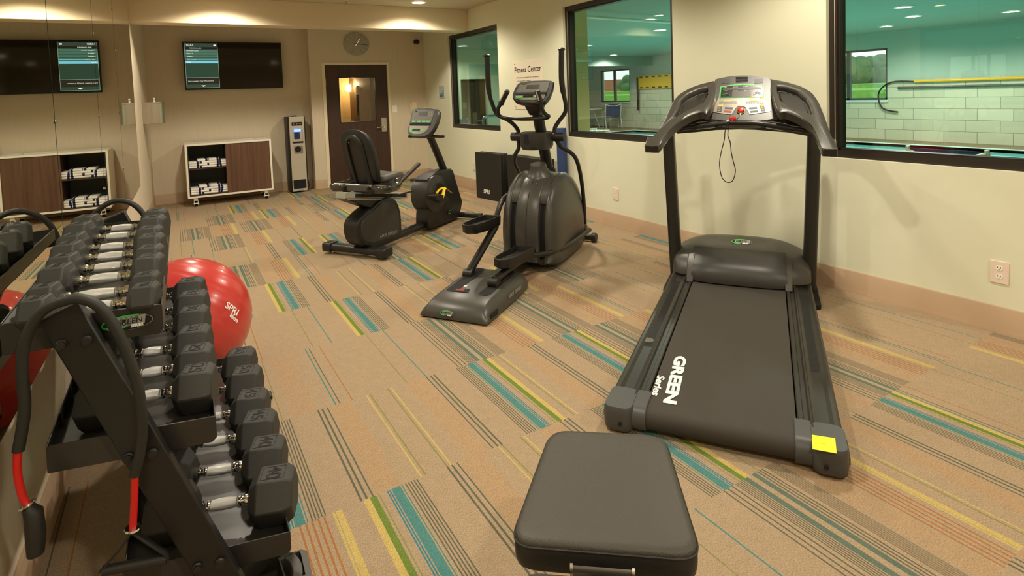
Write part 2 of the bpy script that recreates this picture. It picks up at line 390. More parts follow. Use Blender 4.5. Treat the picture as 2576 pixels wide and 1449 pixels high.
# ---- windows: deep bronze frame set back in the opening, glazing bead, one pane
for i, (y0, y1) in enumerate(WINS):
    fr = MB(K['bronze']); x0, x1, t = W+.035, W+.125, .055
    fr.box(x0, x1, y0, y1, ZS, ZS+t); fr.box(x0, x1, y0, y1, ZT-t, ZT); fr.box(x0, x1, y0, y0+t, ZS+t, ZT-t); fr.box(x0, x1, y1-t, y1, ZS+t, ZT-t)
    a = .012
    for (p, q, r, s_) in ((y0+t, y1-t, ZS+t, ZS+t+a), (y0+t, y1-t, ZT-t-a, ZT-t), (y0+t, y0+t+a, ZS+t, ZT-t), (y1-t-a, y1-t, ZS+t, ZT-t)):
        fr.box(x0+.02, x1, p, q, r, s_)
    fr.mat(K['bead'])
    fr.box(x0-.002, x0+.004, y1-t+.012, y1-t+.017, ZS+t, ZT-t)
    w_ = struct('window_%d' % (i+1), fr)
    build('glass_pane', MB(K['glass']).box(x0+.05, x0+.056, y0+t+.001, y1-t-.001, ZS+t+.001, ZT-t-.001), w_)
# ---- door with a view panel, in a painted steel frame
K['door'] = woodmat('door_wood', (74, 50, 38), (56, 37, 29), (14, 14, .8), .4)
fr = MB(K['trimw']); fy0 = D2-.012
fr.box(DL-.055, DL, fy0, D+.1, 0, DH+.045); fr.box(DR, DR+.045, fy0, D+.1, 0, DH+.045); fr.box(DL, DR, fy0, D+.1, DH, DH+.045)
struct('trim_2', fr, bevel=.004)
GX0, GX1, GZ0, GZ1 = 2.722, 3.366, 1.068, 1.844
d0, d1 = D2+.015, D2+.06
dm = MB(K['door']); dm.box(DL+.004, GX0, d0, d1, .012, DH-.003); dm.box(GX1, DR-.004, d0, d1, .012, DH-.003); dm.box(GX0, GX1, d0, d1, .012, GZ0); dm.box(GX0, GX1, d0, d1, GZ1, DH-.003)
door = struct('door_1', dm)
K['bronzed'] = mat('dark_glazing_bead', (60, 42, 34), .4)
gb = MB(K['bronzed'])
for q in ((GX0, GX0+.014, GZ0, GZ1), (GX1-.014, GX1, GZ0, GZ1), (GX0, GX1, GZ0, GZ0+.014), (GX0, GX1, GZ1-.014, GZ1)): gb.box(q[0], q[1], d0-.006, d1, q[2], q[3])
build('glazing_bead', gb, door)
build('glass_pane', MB(K['dglass']).box(GX0+.01, GX1-.01, d0+.02, d0+.026, GZ0+.01, GZ1-.01), door)
lk = MB(K['steel'])
lk.prism([(x, d0-.02, z) for x, z in rrect(3.475, 1.0, .095, .25, .02)], (0, .02, 0))
build('lock_plate', lk, door, bevel=.003)
hd = MB(K['chrome']); hd.cyl((3.455, d0-.02, .965), (3.455, d0-.065, .965), .016); hd.tube([(3.455, d0-.06, .965), (3.40, d0-.062, .966), (3.33, d0-.06, .955)], [.013, .012, .009])
build('lever_handle', hd, door)
for z in (.30, 1.03, 1.76):
    build('hinge', MB(K['steel']).cyl((DL-.004, d0-.012, z-.06), (DL-.004, d0-.012, z+.06), .012), door)
build('kick_strip', MB(K['alu']).box(DL+.004, DR-.004, d0-.004, d0, .012, .03), door)
# corridor behind the door
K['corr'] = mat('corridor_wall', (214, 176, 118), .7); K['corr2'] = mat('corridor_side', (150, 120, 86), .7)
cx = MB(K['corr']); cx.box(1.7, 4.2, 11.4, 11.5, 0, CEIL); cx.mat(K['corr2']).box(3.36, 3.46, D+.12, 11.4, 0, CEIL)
cx.mat(K['corr']).box(1.6, 1.7, D+.12, 11.5, 0, CEIL); cx.mat(K['base']).box(1.7, 3.36, D+.12, 11.4, -.02, 0); cx.mat(K['ceil']).box(1.6, 4.2, D+.12, 11.5, 2.5, 2.6)
struct('wall_corridor', cx)
# ================================================================== THE POOL ROOM BEHIND THE WINDOWS
XP = 15.27
K['pteal'] = mat('pool_wall_paint', (168, 184, 170), .75); K['pceil'] = mat('pool_ceiling_paint', (152, 168, 156), .85)
K['deck'] = mat('pool_deck', (134, 118, 92), .7, noise=.1, nscale=8)
K['water'] = mat('pool_water', (126, 210, 206), .06, noise=.05, nscale=1.2, bump=.25, bscale=3, spec=.5)
K['coping'] = mat('pool_coping', (208, 224, 216), .5)
K['pillar'] = mat('yellow_lit_paint', (250, 226, 160), .7)  # warm light falling on the wall stub is put into this colour
def tilemat():
    m = mat('pool_wall_tile', (206, 204, 178), .35); nt = m.node_tree; N = nt.nodes; L = nt.links; b = N['Principled BSDF']
    tc = N.new('ShaderNodeTexCoord'); sp = N.new('ShaderNodeSeparateXYZ'); cb = N.new('ShaderNodeCombineXYZ')
    L.new(tc.outputs['Object'], sp.inputs[0]); L.new(sp.outputs['Y'], cb.inputs[0]); L.new(sp.outputs['Z'], cb.inputs[1])
    br = N.new('ShaderNodeTexBrick'); br.offset = .35; br.inputs['Scale'].default_value = 1; br.inputs['Brick Width'].default_value = .62; br.inputs['Row Height'].default_value = .255
    br.inputs['Mortar Size'].default_value = .006; br.inputs['Color1'].default_value = lin((212, 208, 182)); br.inputs['Color2'].default_value = lin((194, 192, 166)); br.inputs['Mortar'].default_value = lin((140, 136, 116))
    L.new(cb.outputs[0], br.inputs['Vector']); L.new(br.outputs['Color'], b.inputs['Base Color']); return m
K['tile'] = tilemat()
FW = [(16.224, 17.919), (7.168, 8.95)]; FZ0, FZ1 = .975, 2.24; TZ = 1.447
YE = 21.0
pw = MB(K['tile']); pw.box(XP, XP+.2, YF, YE, 0, FZ0)
ys = [YF]+[q for a in sorted(FW) for q in a]+[YE]
for i in range(0, len(ys), 2): pw.mat(K['tile']).box(XP, XP+.2, ys[i], ys[i+1], FZ0, TZ); pw.mat(K['pteal']).box(XP, XP+.2, ys[i], ys[i+1], TZ, FZ1)
pw.mat(K['pteal']).box(XP, XP+.2, YF, YE, FZ1, 3.1)
struct('wall_pool', pw)
pe = MB(K['pteal']); pe.box(W+.14, XP, YE, YE+.1, 0, 3.1); pe.box(W+.14, XP, YF-.1, YF, 0, 3.1)
struct('wall_pool_end', pe)
struct('ceiling_pool', MB(K['pceil']).box(W+.14, XP+.2, YF-.1, YE+.1, POOL_CEIL, POOL_CEIL+.1))
struct('trim_3', MB(K['pceil']).box(8.6, XP, 15.0, 15.3, 2.28, POOL_CEIL))
PY0, PY1, PX0, PX1 = -1.0, 15.0, 6.3, 14.3
dk = MB(K['deck'])
for q in ((W+.14, PX0, YF, YE), (PX1, XP, YF, YE), (PX0, PX1, YF, PY0), (PX0, PX1, PY1, YE)): dk.box(q[0], q[1], q[2], q[3], -.1, 0)
struct('floor_pool', dk)
cp = MB(K['coping'])
for q in ((PX0-.12, PX0, PY0-.12, PY1+.12), (PX1, PX1+.12, PY0-.12, PY1+.12), (PX0, PX1, PY0-.12, PY0), (PX0, PX1, PY1, PY1+.12)): cp.box(q[0], q[1], q[2], q[3], -.3, .012)
struct('trim_4', cp)
wt = build('pool_water', MB(K['water']).box(PX0, PX1, PY0, PY1, -.3, -.06)); tag(wt, 'pale turquoise swimming pool water seen through the windows', 'pool water'); wt['kind'] = 'stuff'
# partition with a dark doorway seen through the far window, wall stub with yellow light in its colour seen through the middle one
dw = MB(K['paint']); XA, XB = on_y(1160, 250, 13.0).x, on_y(1226, 250, 13.0).x
zt = on_y(1190, 199, 13.0).z
dw.box(W+.14, XA, 13, 13.2, 0, POOL_CEIL); dw.box(XB, 8.6, 13, 13.2, 0, POOL_CEIL); dw.box(XA, XB, 13, 13.2, zt, POOL_CEIL)
struct('wall_partition', dw)
K['dkdoor'] = woodmat('dark_doorway_wood', (84, 66, 52), (52, 42, 34), (8, 8, .6), .5)
d_ = MB(K['dkdoor']); d_.box(XA, XB, 13.12, 13.19, .01, zt); w3 = (XB-XA)/3
for i in range(1, 3): d_.box(XA+w3*i-.05, XA+w3*i+.05, 13.08, 13.12, .01, zt)
struct('door_2', d_)
struct('wall_stub', MB(K['pillar']).box(W+.15, on_y(1481, 200, 5.6).x, 5.6, 5.9, 0, POOL_CEIL))
# far windows with white frames
for i, (y0, y1) in enumerate(FW):
    fr = MB(K['slate']); t = .05
    for q in ((y0, y1, FZ0, FZ0+t), (y0, y1, FZ1-t, FZ1), (y0, y0+t, FZ0, FZ1), (y1-t, y1, FZ0, FZ1), ((y0+y1)/2+.02, (y0+y1)/2+.10, FZ0, FZ1)):
        fr.box(XP+.03, XP+.12, q[0], q[1], q[2], q[3])
    fr.mat(K['coping']).box(XP-.05, XP+.03, y0-.03, y1+.03, FZ0-.05, FZ0)
    w_ = struct('window_%d' % (i+4), fr)
    build('glass_pane', MB(K['glass']).box(XP+.07, XP+.075, y0+t, y1-t, FZ0+t, FZ1-t), w_)
# outdoors
K['grass'] = mat('field_green', (126, 170, 84), .9, noise=.3, nscale=1.5); K['crop'] = mat('tall_crop_green', (120, 168, 72), .9, noise=.35, nscale=3); K['road'] = mat('pale_road', (205, 205, 190), .8)
K['leaf'] = mat('tree_leaves', (72, 104, 70), .9, noise=.4, nscale=1.2); K['brick'] = mat('brick_building', (170, 100, 78), .8)
struct('ground', MB(K['grass']).box(XP+.2, 160, -80, 160, -.5, -.3))
rd = build('road', MB(K['road']).box(26, 34, -60, 14, -.3, -.27)); tag(rd, 'pale road crossing the green field outside the right window', 'road')
cr = MB(K['crop'])
for x in (44, 60): cr.box(x, x+12, -60, 120, -.3, .75 if x == 44 else 1.1)
o = build('crop_field', cr); tag(o, 'band of tall green crop in the field outside', 'crop field'); o['kind'] = 'stuff'
def tree(x, y, h, r, label):
    t = thing('tree', label, 'tree', (x, y, -.3), 0, 'trees along the horizon'); b = MB(K['leaf']); rnd = random.Random(int(x*7+y*13))
    for i in range(16):
        a = rnd.uniform(0, 6.28); d = rnd.uniform(0, r*.7); b.ball((d*math.cos(a), d*math.sin(a), h*rnd.uniform(.42, .85)), r*rnd.uniform(.32, .5), 10, 7)
    build('crown', b, t); build('trunk', MB(K['dkdoor']).cyl((0, 0, 0), (0, 0, h*.6), .25, 8), t)
u = [(2132, 'left'), (2160, 'left of the middle'), (2186, 'right of the middle'), (2216, 'right')]
for i, (px, w_) in enumerate(u):
    p = on_x(px, 230, 92+i*3)
    tree(p.x, p.y, (5.6, 5.0, 5.2, 6.0)[i], 3.4, 'dark green tree through the right far window, %s of four' % w_)
p = on_x(1581, 210, 90); tree(p.x, p.y, 4.6, 3.0, 'green tree at the right edge of the far pool window')
bb = MB(K['brick']); p = on_x(1530, 213, 95); bb.box(95, 103, p.y-4, p.y+4, -.3, 3.9); o = build('brick_building', bb); tag(o, 'low red brick building on the horizon beyond the pool window', 'building')
# pool ceiling lamps
def can(x, y, z, nm, label, group, col, s, r=.075):
    t = thing(nm, label, 'ceiling light', (x, y, z), 0, group)
    b = MB(K['white']); b.lathe([(r*1.35, -.004), (r*1.35, -.010), (r*1.05, -.014), (r, -.004)], caps=False); build('trim_ring', b, t)
    build('lens', MB(glow(nm+'_lens', col, s)).lathe([(r, -.004), (r, -.008)]), t); return t
PLACE = ['leftmost and nearest', 'second', 'nearest', 'far', 'right edge', 'unseen near', 'left far', 'middle far', 'far left', 'near middle', 'farthest']
for i, ((x, y), nm) in enumerate(zip(POOL_LAMPS, PLACE)):
    can(x, y, POOL_CEIL, 'pool_ceiling_light', 'round recessed light in the green pool ceiling', 'round lights in the pool ceiling', (255, 255, 245), 14, .11)
# sprinkler pipe under the pool ceiling
p0, p1 = on_y(1480, 41, 8.0), on_y(1690, 57, 8.0)
pp = MB(K['white']); z = 2.52; a, b_ = on_z(1380, 36, z), on_z(1692, 57, z); pp.cyl(tuple(a), tuple(b_), .022, 8)
o = build('sprinkler_pipe', pp); tag(o, 'thin white sprinkler pipe below the pool ceiling', 'pipe')
# blue sling chairs
K['bsling'] = mat('blue_sling_fabric', (24, 62, 118), .6, bump=.3, bscale=500); K['cframe'] = mat('cream_chair_frame', (226, 222, 204), .4)
def pool_chair(x, y, rz, label):
    t = thing('sling_chair', label, 'chair', (x, y, 0), rz, 'blue sling chairs by the pool')
    for sx in (-1, 1):
        b = MB(K['cframe']); b.tube([(sx*.30, -.24, 0), (sx*.30, -.20, .42), (sx*.30, .28, .44)], .017, 8); build('leg', b, t)
        b = MB(K['cframe']); b.tube([(sx*.30, .42, 0), (sx*.30, .22, .40), (sx*.29, .36, .93)], .018, 8); build('leg', b, t)
        build('armrest', MB(K['cframe']).tube([(sx*.31, -.22, .42), (sx*.32, -.2, .62), (sx*.32, .26, .64)], .017, 8), t)
    s_ = MB(K['bsling']); s_.loft([[(x_, q[0], q[1]) for x_ in (-.29, .29)]+[(x_, q[0]+.008, q[1]-.008) for x_ in (.29, -.29)] for q in ((-.24, .43), (-.05, .40), (.2, .41))]); build('seat', s_, t)
    s_ = MB(K['bsling']); s_.loft([[(x_, q[0], q[1]) for x_ in (-.28, .28)]+[(x_, q[0]+.008, q[1]) for x_ in (.28, -.28)] for q in ((.22, .46), (.28, .66), (.345, .915))]); build('backrest', s_, t)
    c = MB(K['cframe']); c.tube([(-.29, .37, .90), (-.14, .41, .855), (0, .42, .845), (.14, .41, .855), (.29, .37, .90)], .014, 8); build('back_bar', c, t)
    return t
CX = 5.35
pa, pb = on_x(2282, 368, CX), on_x(2488, 376, CX)
c = pool_chair(CX+.35, (pa.y+pb.y)/2, math.radians(90), 'blue sling chair with cream frame just outside the right window')
k_ = (pa-pb).length/.60; c.scale = (k_, 1, pa.z/.925)
q = on_z(1540, 330, 0); 
XT = 12.3
def deckpos(u, v): p = on_z(u, v, .0); return p.x, p.y
x, y = deckpos(1540, 321); pool_chair(x, y, math.radians(150), 'blue sling chair facing left beside the white pool table')
x, y = deckpos(1518, 312); pool_chair(x, y, math.radians(20), 'blue sling chair tucked behind the white pool table')
x, y = on_x(1494, 335, 8.0).x, on_x(1494, 335, 8.0).y; pool_chair(x, y, math.radians(75), 'blue sling chair low behind the sill of the middle window')
x, y = on_y(1190, 310, 11.5).x, 11.5; pool_chair(x, y, math.radians(30), 'small blue sling chair seen through the far window')
x, y = deckpos(1503, 318)
t = thing('patio_table', 'round white patio table on the pool deck', 'table', (min(x, 14.6), y, 0))
build('table_top', MB(K['white']).lathe([(.5, .70), (.55, .715), (.55, .735), (.5, .74)]), t)
for k in range(4):
    a = math.radians(45+90*k); build('leg', MB(K['cframe']).tube([(.42*math.cos(a), .42*math.sin(a), 0), (.18*math.cos(a), .18*math.sin(a), .71)], .018, 8), t)
# pool handrail seen through the far window
hp = on_y(1215, 300, 10.2); h = MB(K['chrome']); zz = on_y(1230, 292, 10.2).z
h.tube(smoothpath([(hp.x, 10.2, 0), (hp.x, 10.2, zz-.15), (hp.x+.06, 10.2, zz-.02), (hp.x+.25, 10.2, zz), (hp.x+.75, 10.2, zz-.02), (hp.x+.95, 10.2, zz-.3), (hp.x+.98, 10.2, 0)], 4), .028, 10)
o = build('pool_handrail', h); tag(o, 'curved steel pool handrail seen through the far window', 'handrail')
# spine board hanging on the tiled wall
K['byel'] = mat('rescue_board_yellow', (226, 176, 30), .45)
xb = XP-.05; cs = [on_x(u, v, xb) for u, v in ((1606, 196), (1690, 191), (1693, 214), (1612, 222))]
yc = sum(p.y for p in cs)/4-.25; zc = sum(p.z for p in cs)/4; hw, hh = 1.16, .235
t = thing('spine_board', 'yellow plastic rescue board with black straps on the pool wall', 'rescue board', (xb, yc, zc))
b = MB(K['byel']); o2 = [(p[0], p[1]) for p in rrect(0, 0, 2*hw, 2*hh, .12)]
b.prism([(0, x_, z_) for x_, z_ in o2], (-.05, 0, 0)); b.mat(K['dark'])
for i in range(7):
    for zz in (-.19, .19): b.prism([(-.052, x_, z_) for x_, z_ in rrect(-hw+.22+i*.31, zz, .16, .045, .02)], (-.003, 0, 0))
build('board', b, t)
for yy, ln in ((hw-.06, .8), (-.62, .62)): build('strap', MB(K['dark']).box(-.075, -.055, yy-.04, yy+.04, -hh-ln, .2), t)
# reaching pole on hooks
pa, pb = on_x(2300, 205, xb), on_x(2620, 194, xb)
t = thing('rescue_pole', 'long yellow rescue pole with a black hook on the pool wall', 'rescue pole', tuple(pa))
pole = MB(K['byel']); pole.cyl((0, 0, 0), tuple(pb-pa), .03, 8); build('pole', pole, t)
hk = MB(K['dark']); hk.tube(smoothpath([(0, -.02, 0), (0, .5, .0), (0, .78, -.25), (0, .7, -.62), (0, .35, -.72)], 5), .018, 8); build('hook', hk, t)
pb2 = MB(K['slate']); pb2.cyl((0, .35, -.14), (0, pb.y-pa.y, pb.z-pa.z-.14), .026, 8); build('lower_pole', pb2, t)
# ================================================================== GYM CEILING AND BACK WALL
HOW = ['beside the beam, left one', 'beside the beam, right one of the pair', 'over the bike, left', 'over the elliptical, right', 'over the dumbbell rack', 'over the treadmill', 'behind the viewer, left', 'behind the viewer, right']
for (x, y), h in zip(LAMPS, HOW):
    can(x, y, CEIL, 'ceiling_downlight', 'round recessed ceiling downlight '+h, 'ceiling downlights', (255, 240, 205), 22, .085)
p = on_z(870, 2, CEIL); t = thing('ceiling_sprinkler', 'small metal sprinkler head on the ceiling before the beam', 'sprinkler', (p.x, p.y, CEIL))
b = MB(K['steel']); b.lathe([(.035, 0), (.03, -.006), (.010, -.01), (.010, -.035), (.003, -.04)]); build('body', b, t); build('deflector', MB(K['steel']).lathe([(.022, -.046), (.022, -.049)]), t)
# ---- television
TY = 9.78; a = on_y(457.8, 105.8, TY); c = on_y(710.9, 220, TY); x0, x1, z0, z1 = a.x, 1.862, 1.690, 2.413
t = thing('television', 'black flat television on the back wall showing a channel menu', 'television', (x0, TY, z0))
w_, h_ = x1-x0, z1-z0
K['screen'] = mat('tv_screen', (10, 11, 10), .06, spec=.6); K['bezel'] = mat('tv_bezel', (12, 12, 12), .25)
b = MB(K['bezel']); b.ring_prism([(x, 0, z) for x, z in rrect(w_/2, h_/2, w_, h_, .008, 2)], [(x, 0, z) for x, z in rrect(w_/2, h_/2+.006, w_-.03, h_-.042, .003, 2)], (0, .035, 0)); b.box(.01, w_-.01, .03, .04, .01, h_-.01)
build('bezel', b, t, bevel=.002)
build('screen', MB(K['screen']).box(.015, w_-.015, .006, .012, .026, h_-.015), t)
mn = MB(glow('menu_panel', (34, 58, 46), 1.0)); m0, m1, n0, n1 = .026, .462, .034, h_-.022
def mq(m_, xa, xb, za, zb, y=.0045): mn.mat(m_).quad((xa, y, za), (xb, y, za), (xb, y, zb), (xa, y, zb))
KM = {k: glow('menu_'+k, c_, 1.0) for k, c_ in dict(bg=(38, 62, 50), head=(44, 62, 52), bar=(30, 24, 20), row=(66, 104, 90), line=(150, 190, 172), sel=(112, 190, 216), txt=(235, 245, 240), foot=(44, 66, 54), low=(36, 34, 26)).items()}
mq(KM['bg'], m0, m1, n0, n1, .0052); hM = n1-n0
mq(KM['head'], m0, m1, n1-.055, n1); mq(KM['bar'], m0, m1, n1-.09, n1-.057)
for i in range(3): mq(KM['row'], m0, m1, n1-.130-i*.042, n1-.094-i*.042)
mq(KM['row'], m0, m1, n1-.26, n1-.222); mq(KM['sel'], m0, m1, n1-.30, n1-.264); mq(KM['sel'], m0+.16, m1-.004, n1-.246, n1-.236, .004)
mq(KM['low'], m0, m1, n0+.05, n0+.15); mq(KM['foot'], m0, m1, n0, n0+.048)
for e in ((m0-.003, m0, n0, n1), (m1, m1+.003, n0, n1), (m0, m1, n0+.15, n0+.153), (m0, m1, n0-.003, n0)): mq(KM['line'], *e)
mn.mat(KM['txt'])
def tt(s_, x, z, sz, al='LEFT'): mn.text(s_, axes((x, .0035, z), (1, 0, 0), (0, 0, 1)), sz, .0002, al)
tt('VIZIO', m0+.02, n1-.028, .036); tt('FIND CHANNELS', m0+.06, n1-.074, .021)
for i, s_ in enumerate(('Channels Found', 'Digital 6', 'Analog 0')): tt(s_, m0+.022, n1-.112-i*.042, .024)
tt('100% Complete', m0+.022, n1-.241, .020); tt('Done', m0+.022, n1-.282, .022); tt('Scan is complete. Press OK to continue.', m0+.02, n0+.10, .021)
mn.poly([(m0+.19, .0035, n0+.034), (m0+.25, .0035, n0+.034), (m0+.22, .0035, n0+.012)]); mn.poly([(m1-.05, .0035, n1-.04), (m1-.02, .0035, n1-.04), (m1-.02, .0035, n1-.02), (m1-.05, .0035, n1-.02)])
build('menu_panel', mn, t)
build('wall_mount', MB(K['dark']).box(w_*.3, w_*.7, .04, D-TY, h_*.25, h_*.75), t)
# ---- clock (a wide oval disc)
p = on_y(897, 110.5, D2-.03); t = thing('wall_clock', 'round silver wall clock with radial grooves above the door', 'clock', (p.x, D2-.03, p.z))
rx, rz_ = .213, .196
K['cl1'] = mat('clock_face', (178, 172, 158), .35, metal=.55); K['cl2'] = mat('clock_groove', (216, 210, 196), .3, metal=.5); K['cl3'] = mat('clock_groove_dark', (120, 114, 104), .4, metal=.4)
el = lambda k, f=1: (rx*f*math.cos(k), rz_*f*math.sin(k))
b = MB(K['cl1']); b.prism([(*el(2*math.pi*i/48)[:1], 0, el(2*math.pi*i/48)[1]) for i in range(48)], (0, .028, 0)); build('face', b, t, bevel=.004)
g = MB(K['cl2'])
for i in range(12):
    g.mat(K['cl2'] if i in (0, 6, 8, 9, 10, 11) else K['cl3']); aa = math.pi/2-2*math.pi*i/12
    q = [el(aa-.012, .40), el(aa+.012, .40), el(aa+.018, .93), el(aa-.018, .93)]; g.poly([(x, -.001, z) for x, z in q])
build('hour_marks', g, t)
def hand(ang, l, back, m_, w): 
    d = V((math.sin(ang), 0, math.cos(ang))); n_ = V((d.z, 0, -d.x)); b = MB(m_); a_, e = -d*back, d*l
    b.prism([a_+n_*w, a_-n_*w, e-n_*w*.6, e+n_*w*.6], (0, .003, 0)); return b
o = build('hour_hand', hand(math.radians(35), .115, .035, glow('hand_cream_glow', (255, 226, 180), .35), .006), t); o.location.y = -.010; o['label'] = 'cream hour hand'  # hour hand is no lamp, a faint glow is put into its colour
o = build('minute_hand', hand(math.radians(96), .185, .04, K['ink'], .005), t); o.location.y = -.014; o['label'] = 'black minute hand'
# ---- small things on the back wall
p = on_y(1046, 106, D2); t = thing('security_camera', 'small black dome camera high in the right corner', 'camera', (p.x, D2, p.z))
b = MB(K['white']); b.lathe([(.04, 0), (.04, .012), (.03, .016)], (0, 0, .018), (0, -1, 0), 16); build('mount', b, t)
b = MB(K['blk']); b.ball((0, -.035, 0), (.058, .045, .045), 16, 10); build('dome', b, t)
p = on_y(993, 274, D2); t = thing('light_switch', 'white light switch plate right of the door', 'light switch', (p.x, D2, p.z))
b = MB(K['white']); b.prism([(x, 0, z) for x, z in rrect(0, 0, .085, .125, .006, 2)], (0, -.006, 0)); build('plate', b, t, bevel=.0015)
build('toggle', MB(K['white']).box(-.006, .006, -.018, -.006, -.006, .016), t)
p = on_y(1036, 272, D2); t = thing('wall_phone', 'cream wall telephone beside the corner', 'telephone', (p.x+.02, D2, p.z))
b = MB(K['trimw']); b.prism([(x, 0, z) for x, z in rrect(0, 0, .12, .22, .02)], (0, -.04, 0)); build('body', b, t, bevel=.005)
b = MB(K['trimw']); b.tube([(-.02, -.06, -.09), (-.02, -.065, -.05), (-.02, -.065, .05), (-.02, -.06, .10)], [.026, .018, .018, .026], 10); build('handset', b, t)
p = on_y(412, 483, D); 
# ---- wipes holder: steel box in the left corner of the wall
yy = 8.95; xw = .0; q0 = on_y(350, 258, yy); q1 = on_y(418, 308, yy)
t = thing('towel_dispenser', 'curved stainless steel dispenser mounted beside the mirror', 'dispenser', (-.03, yy, 1.24))
def dz(u, v): p = on_y(u, v, yy-.12); return p
b = MB(K['steel']); prof = [(-.012, .13), (-.012, -.13), (.02, -.15), (.13, -.15), (.145, -.145)]+[(.16+.085*math.sin(a_), -.02-.125*math.cos(a_)) for a_ in [math.radians(x) for x in range(0, 181, 18)]]+[(.13, .13)]
b.loft([[(x, y, 0) for x, y in prof], [(x, y, .285) for x, y in prof]]); build('body', b, t, bevel=.004)
b = MB(K['steel']); prof2 = [(x*1.02, y*1.03) for x, y in prof]; b.loft([[(x, y, .262) for x, y in prof2], [(x, y, .285) for x, y in prof2]]); build('lid', b, t, bevel=.003)
build('knob', MB(K['white']).lathe([(.014, .285), (.012, .30), (.006, .312), (.014, .325), (.013, .335), (.004, .342)], (.13, -.03, 0)), t)
# ---- towel cabinet on castors
CYF = 9.30; cx0, cx1, cz0, cz1, cyb = .418, 1.562, .128, .906, 9.86
t = cabinet = thing('towel_cabinet', 'white laminate towel cabinet on castors with walnut sliding door', 'cabinet', (cx0, CYF, 0))
w_ = cx1-cx0; dp = cyb-CYF; th = .026
K['walnut'] = woodmat('walnut_laminate', (112, 80, 58), (84, 58, 42), (34, 34, .9), .45); K['cabin'] = woodmat('cabinet_inner_walnut', (74, 58, 46), (58, 46, 37), (20, 20, 1), .6)
K['cabback'] = mat('cabinet_back_panel', (66, 74, 64), .5)
b = MB(K['white']); b.box(0, w_, 0, dp, cz0, cz0+th); b.box(0, th, 0, dp, cz0+th, cz1-th); b.box(w_-th, w_, 0, dp, cz0+th, cz1-th)
hx0, hx1 = w_*.55, w_*.84
b.box(0, hx0, 0, dp, cz1-th, cz1); b.box(hx1, w_, 0, dp, cz1-th, cz1); b.box(hx0, hx1, 0, dp*.35, cz1-th, cz1); b.box(hx0, hx1, dp*.75, dp, cz1-th, cz1)
build('carcass', b, t, bevel=.002)
dx = w_*.455
b = MB(K['cabin']); b.box(th, th+.012, .02, dp-.01, cz0+th, cz1-th); b.box(dx, dx+.018, .03, dp-.01, cz0+th, cz1-th); b.box(th, dx, .01, dp-.01, cz0+th, cz0+th+.014); b.box(th, dx, .03, dp-.01, cz1-th-.012, cz1-th); b.mat(K['cabback']).box(th, w_-th, dp-.01, dp, cz0+th, cz1-th)
build('inner_panel', b, t)
zs = (cz0+cz1)/2+.035
build('shelf', MB(K['cabin']).box(th+.012, dx, .03, dp-.01, zs-.018, zs), t)
build('door', MB(K['walnut']).box(dx-.005, w_-th-.002, .012, .03, cz0+th+.002, cz1-th-.002), t)
b = MB(K['cabin']); b.box(hx0, hx1, dp*.35, dp*.75, cz1-.12, cz1-.11); build('waste_slot', b, t)
for lx, ly in ((.10, .06), (w_-.10, .06), (.10, dp-.08), (w_-.10, dp-.08)):
    b = MB(K['white']); b.box(lx-.025, lx+.025, ly-.03, ly+.03, .085, cz0); b.box(lx-.028, lx-.020, ly-.02, ly+.02, .02, .09); b.box(lx+.020, lx+.028, ly-.02, ly+.02, .02, .09); b.box(lx-.035, lx+.035, ly-.07, ly-.03, .045, .055)
    ca = build('castor', b, t, bevel=.002); build('wheel', MB(K['dark']).cyl((lx-.018, ly, .032), (lx+.018, ly, .032), .032, 18), ca)
# towels, one object each
K['towel'] = mat('white_terry_towel', (250, 248, 242), .95, noise=.03, nscale=200, bump=.8, bscale=500); K['navy'] = mat('navy_towel_stripe', (26, 34, 74), .9)
def towel_mesh():
    b = MB(K['towel']); wd_, hh = .132, .031
    sec = lambda x: [(x, y, z) for y, z in rrect(0, hh/2, .30, hh, .0145, 4)]
    b.loft([sec(-wd_/2), sec(wd_/2-.034)], caps=(True, False)); b.mat(K['navy']).loft([sec(wd_/2-.034), sec(wd_/2-.006)], caps=(False, False)); b.mat(K['towel']).loft([sec(wd_/2-.006), sec(wd_/2)], caps=(False, True))
    return b
tw0 = None; NUM = ['bottom', 'second from bottom', 'third from bottom', 'fourth from bottom', 'top']
def towel(x, y, z, label, rz, flip):
    global tw0
    if tw0 is None: tw0 = build('folded_towel', towel_mesh()); o = tw0
    else: o = tw0.copy(); COL.objects.link(o)
    o.location = (x, y, z); o.rotation_euler = (0, 0, rz+(math.pi if flip else 0)); tag(o, label, 'towel', 'folded white towels in the cabinet')
rnd = random.Random(3)
stacks = {'upper shelf': [(0, 3), (1, 4), (2, 4), (3, 3)], 'lower shelf': [(0, 3), (1, 4), (2, 4), (3, 3)]}
SN = ['leftmost', 'second', 'third', 'rightmost']
for shelf, st in stacks.items():
    zb = zs+.0005 if shelf[0] == 'u' else cz0+th+.0145
    for k, n in st:
        for j in range(n):
            x = cx0+th+.085+k*.126+rnd.uniform(-.004, .004)+(-.02 if (k == 1 and j == 3) else 0)
            towel(x, CYF+.19+rnd.uniform(-.006, .006), zb+j*.0315, 'white folded towel, %s of %s stack, cabinet %s' % (NUM[j] if j < n-1 else 'top', SN[k], shelf), rnd.uniform(-.02, .02), (k % 2 == 1 and j % 2 == 0) or (k == 3))
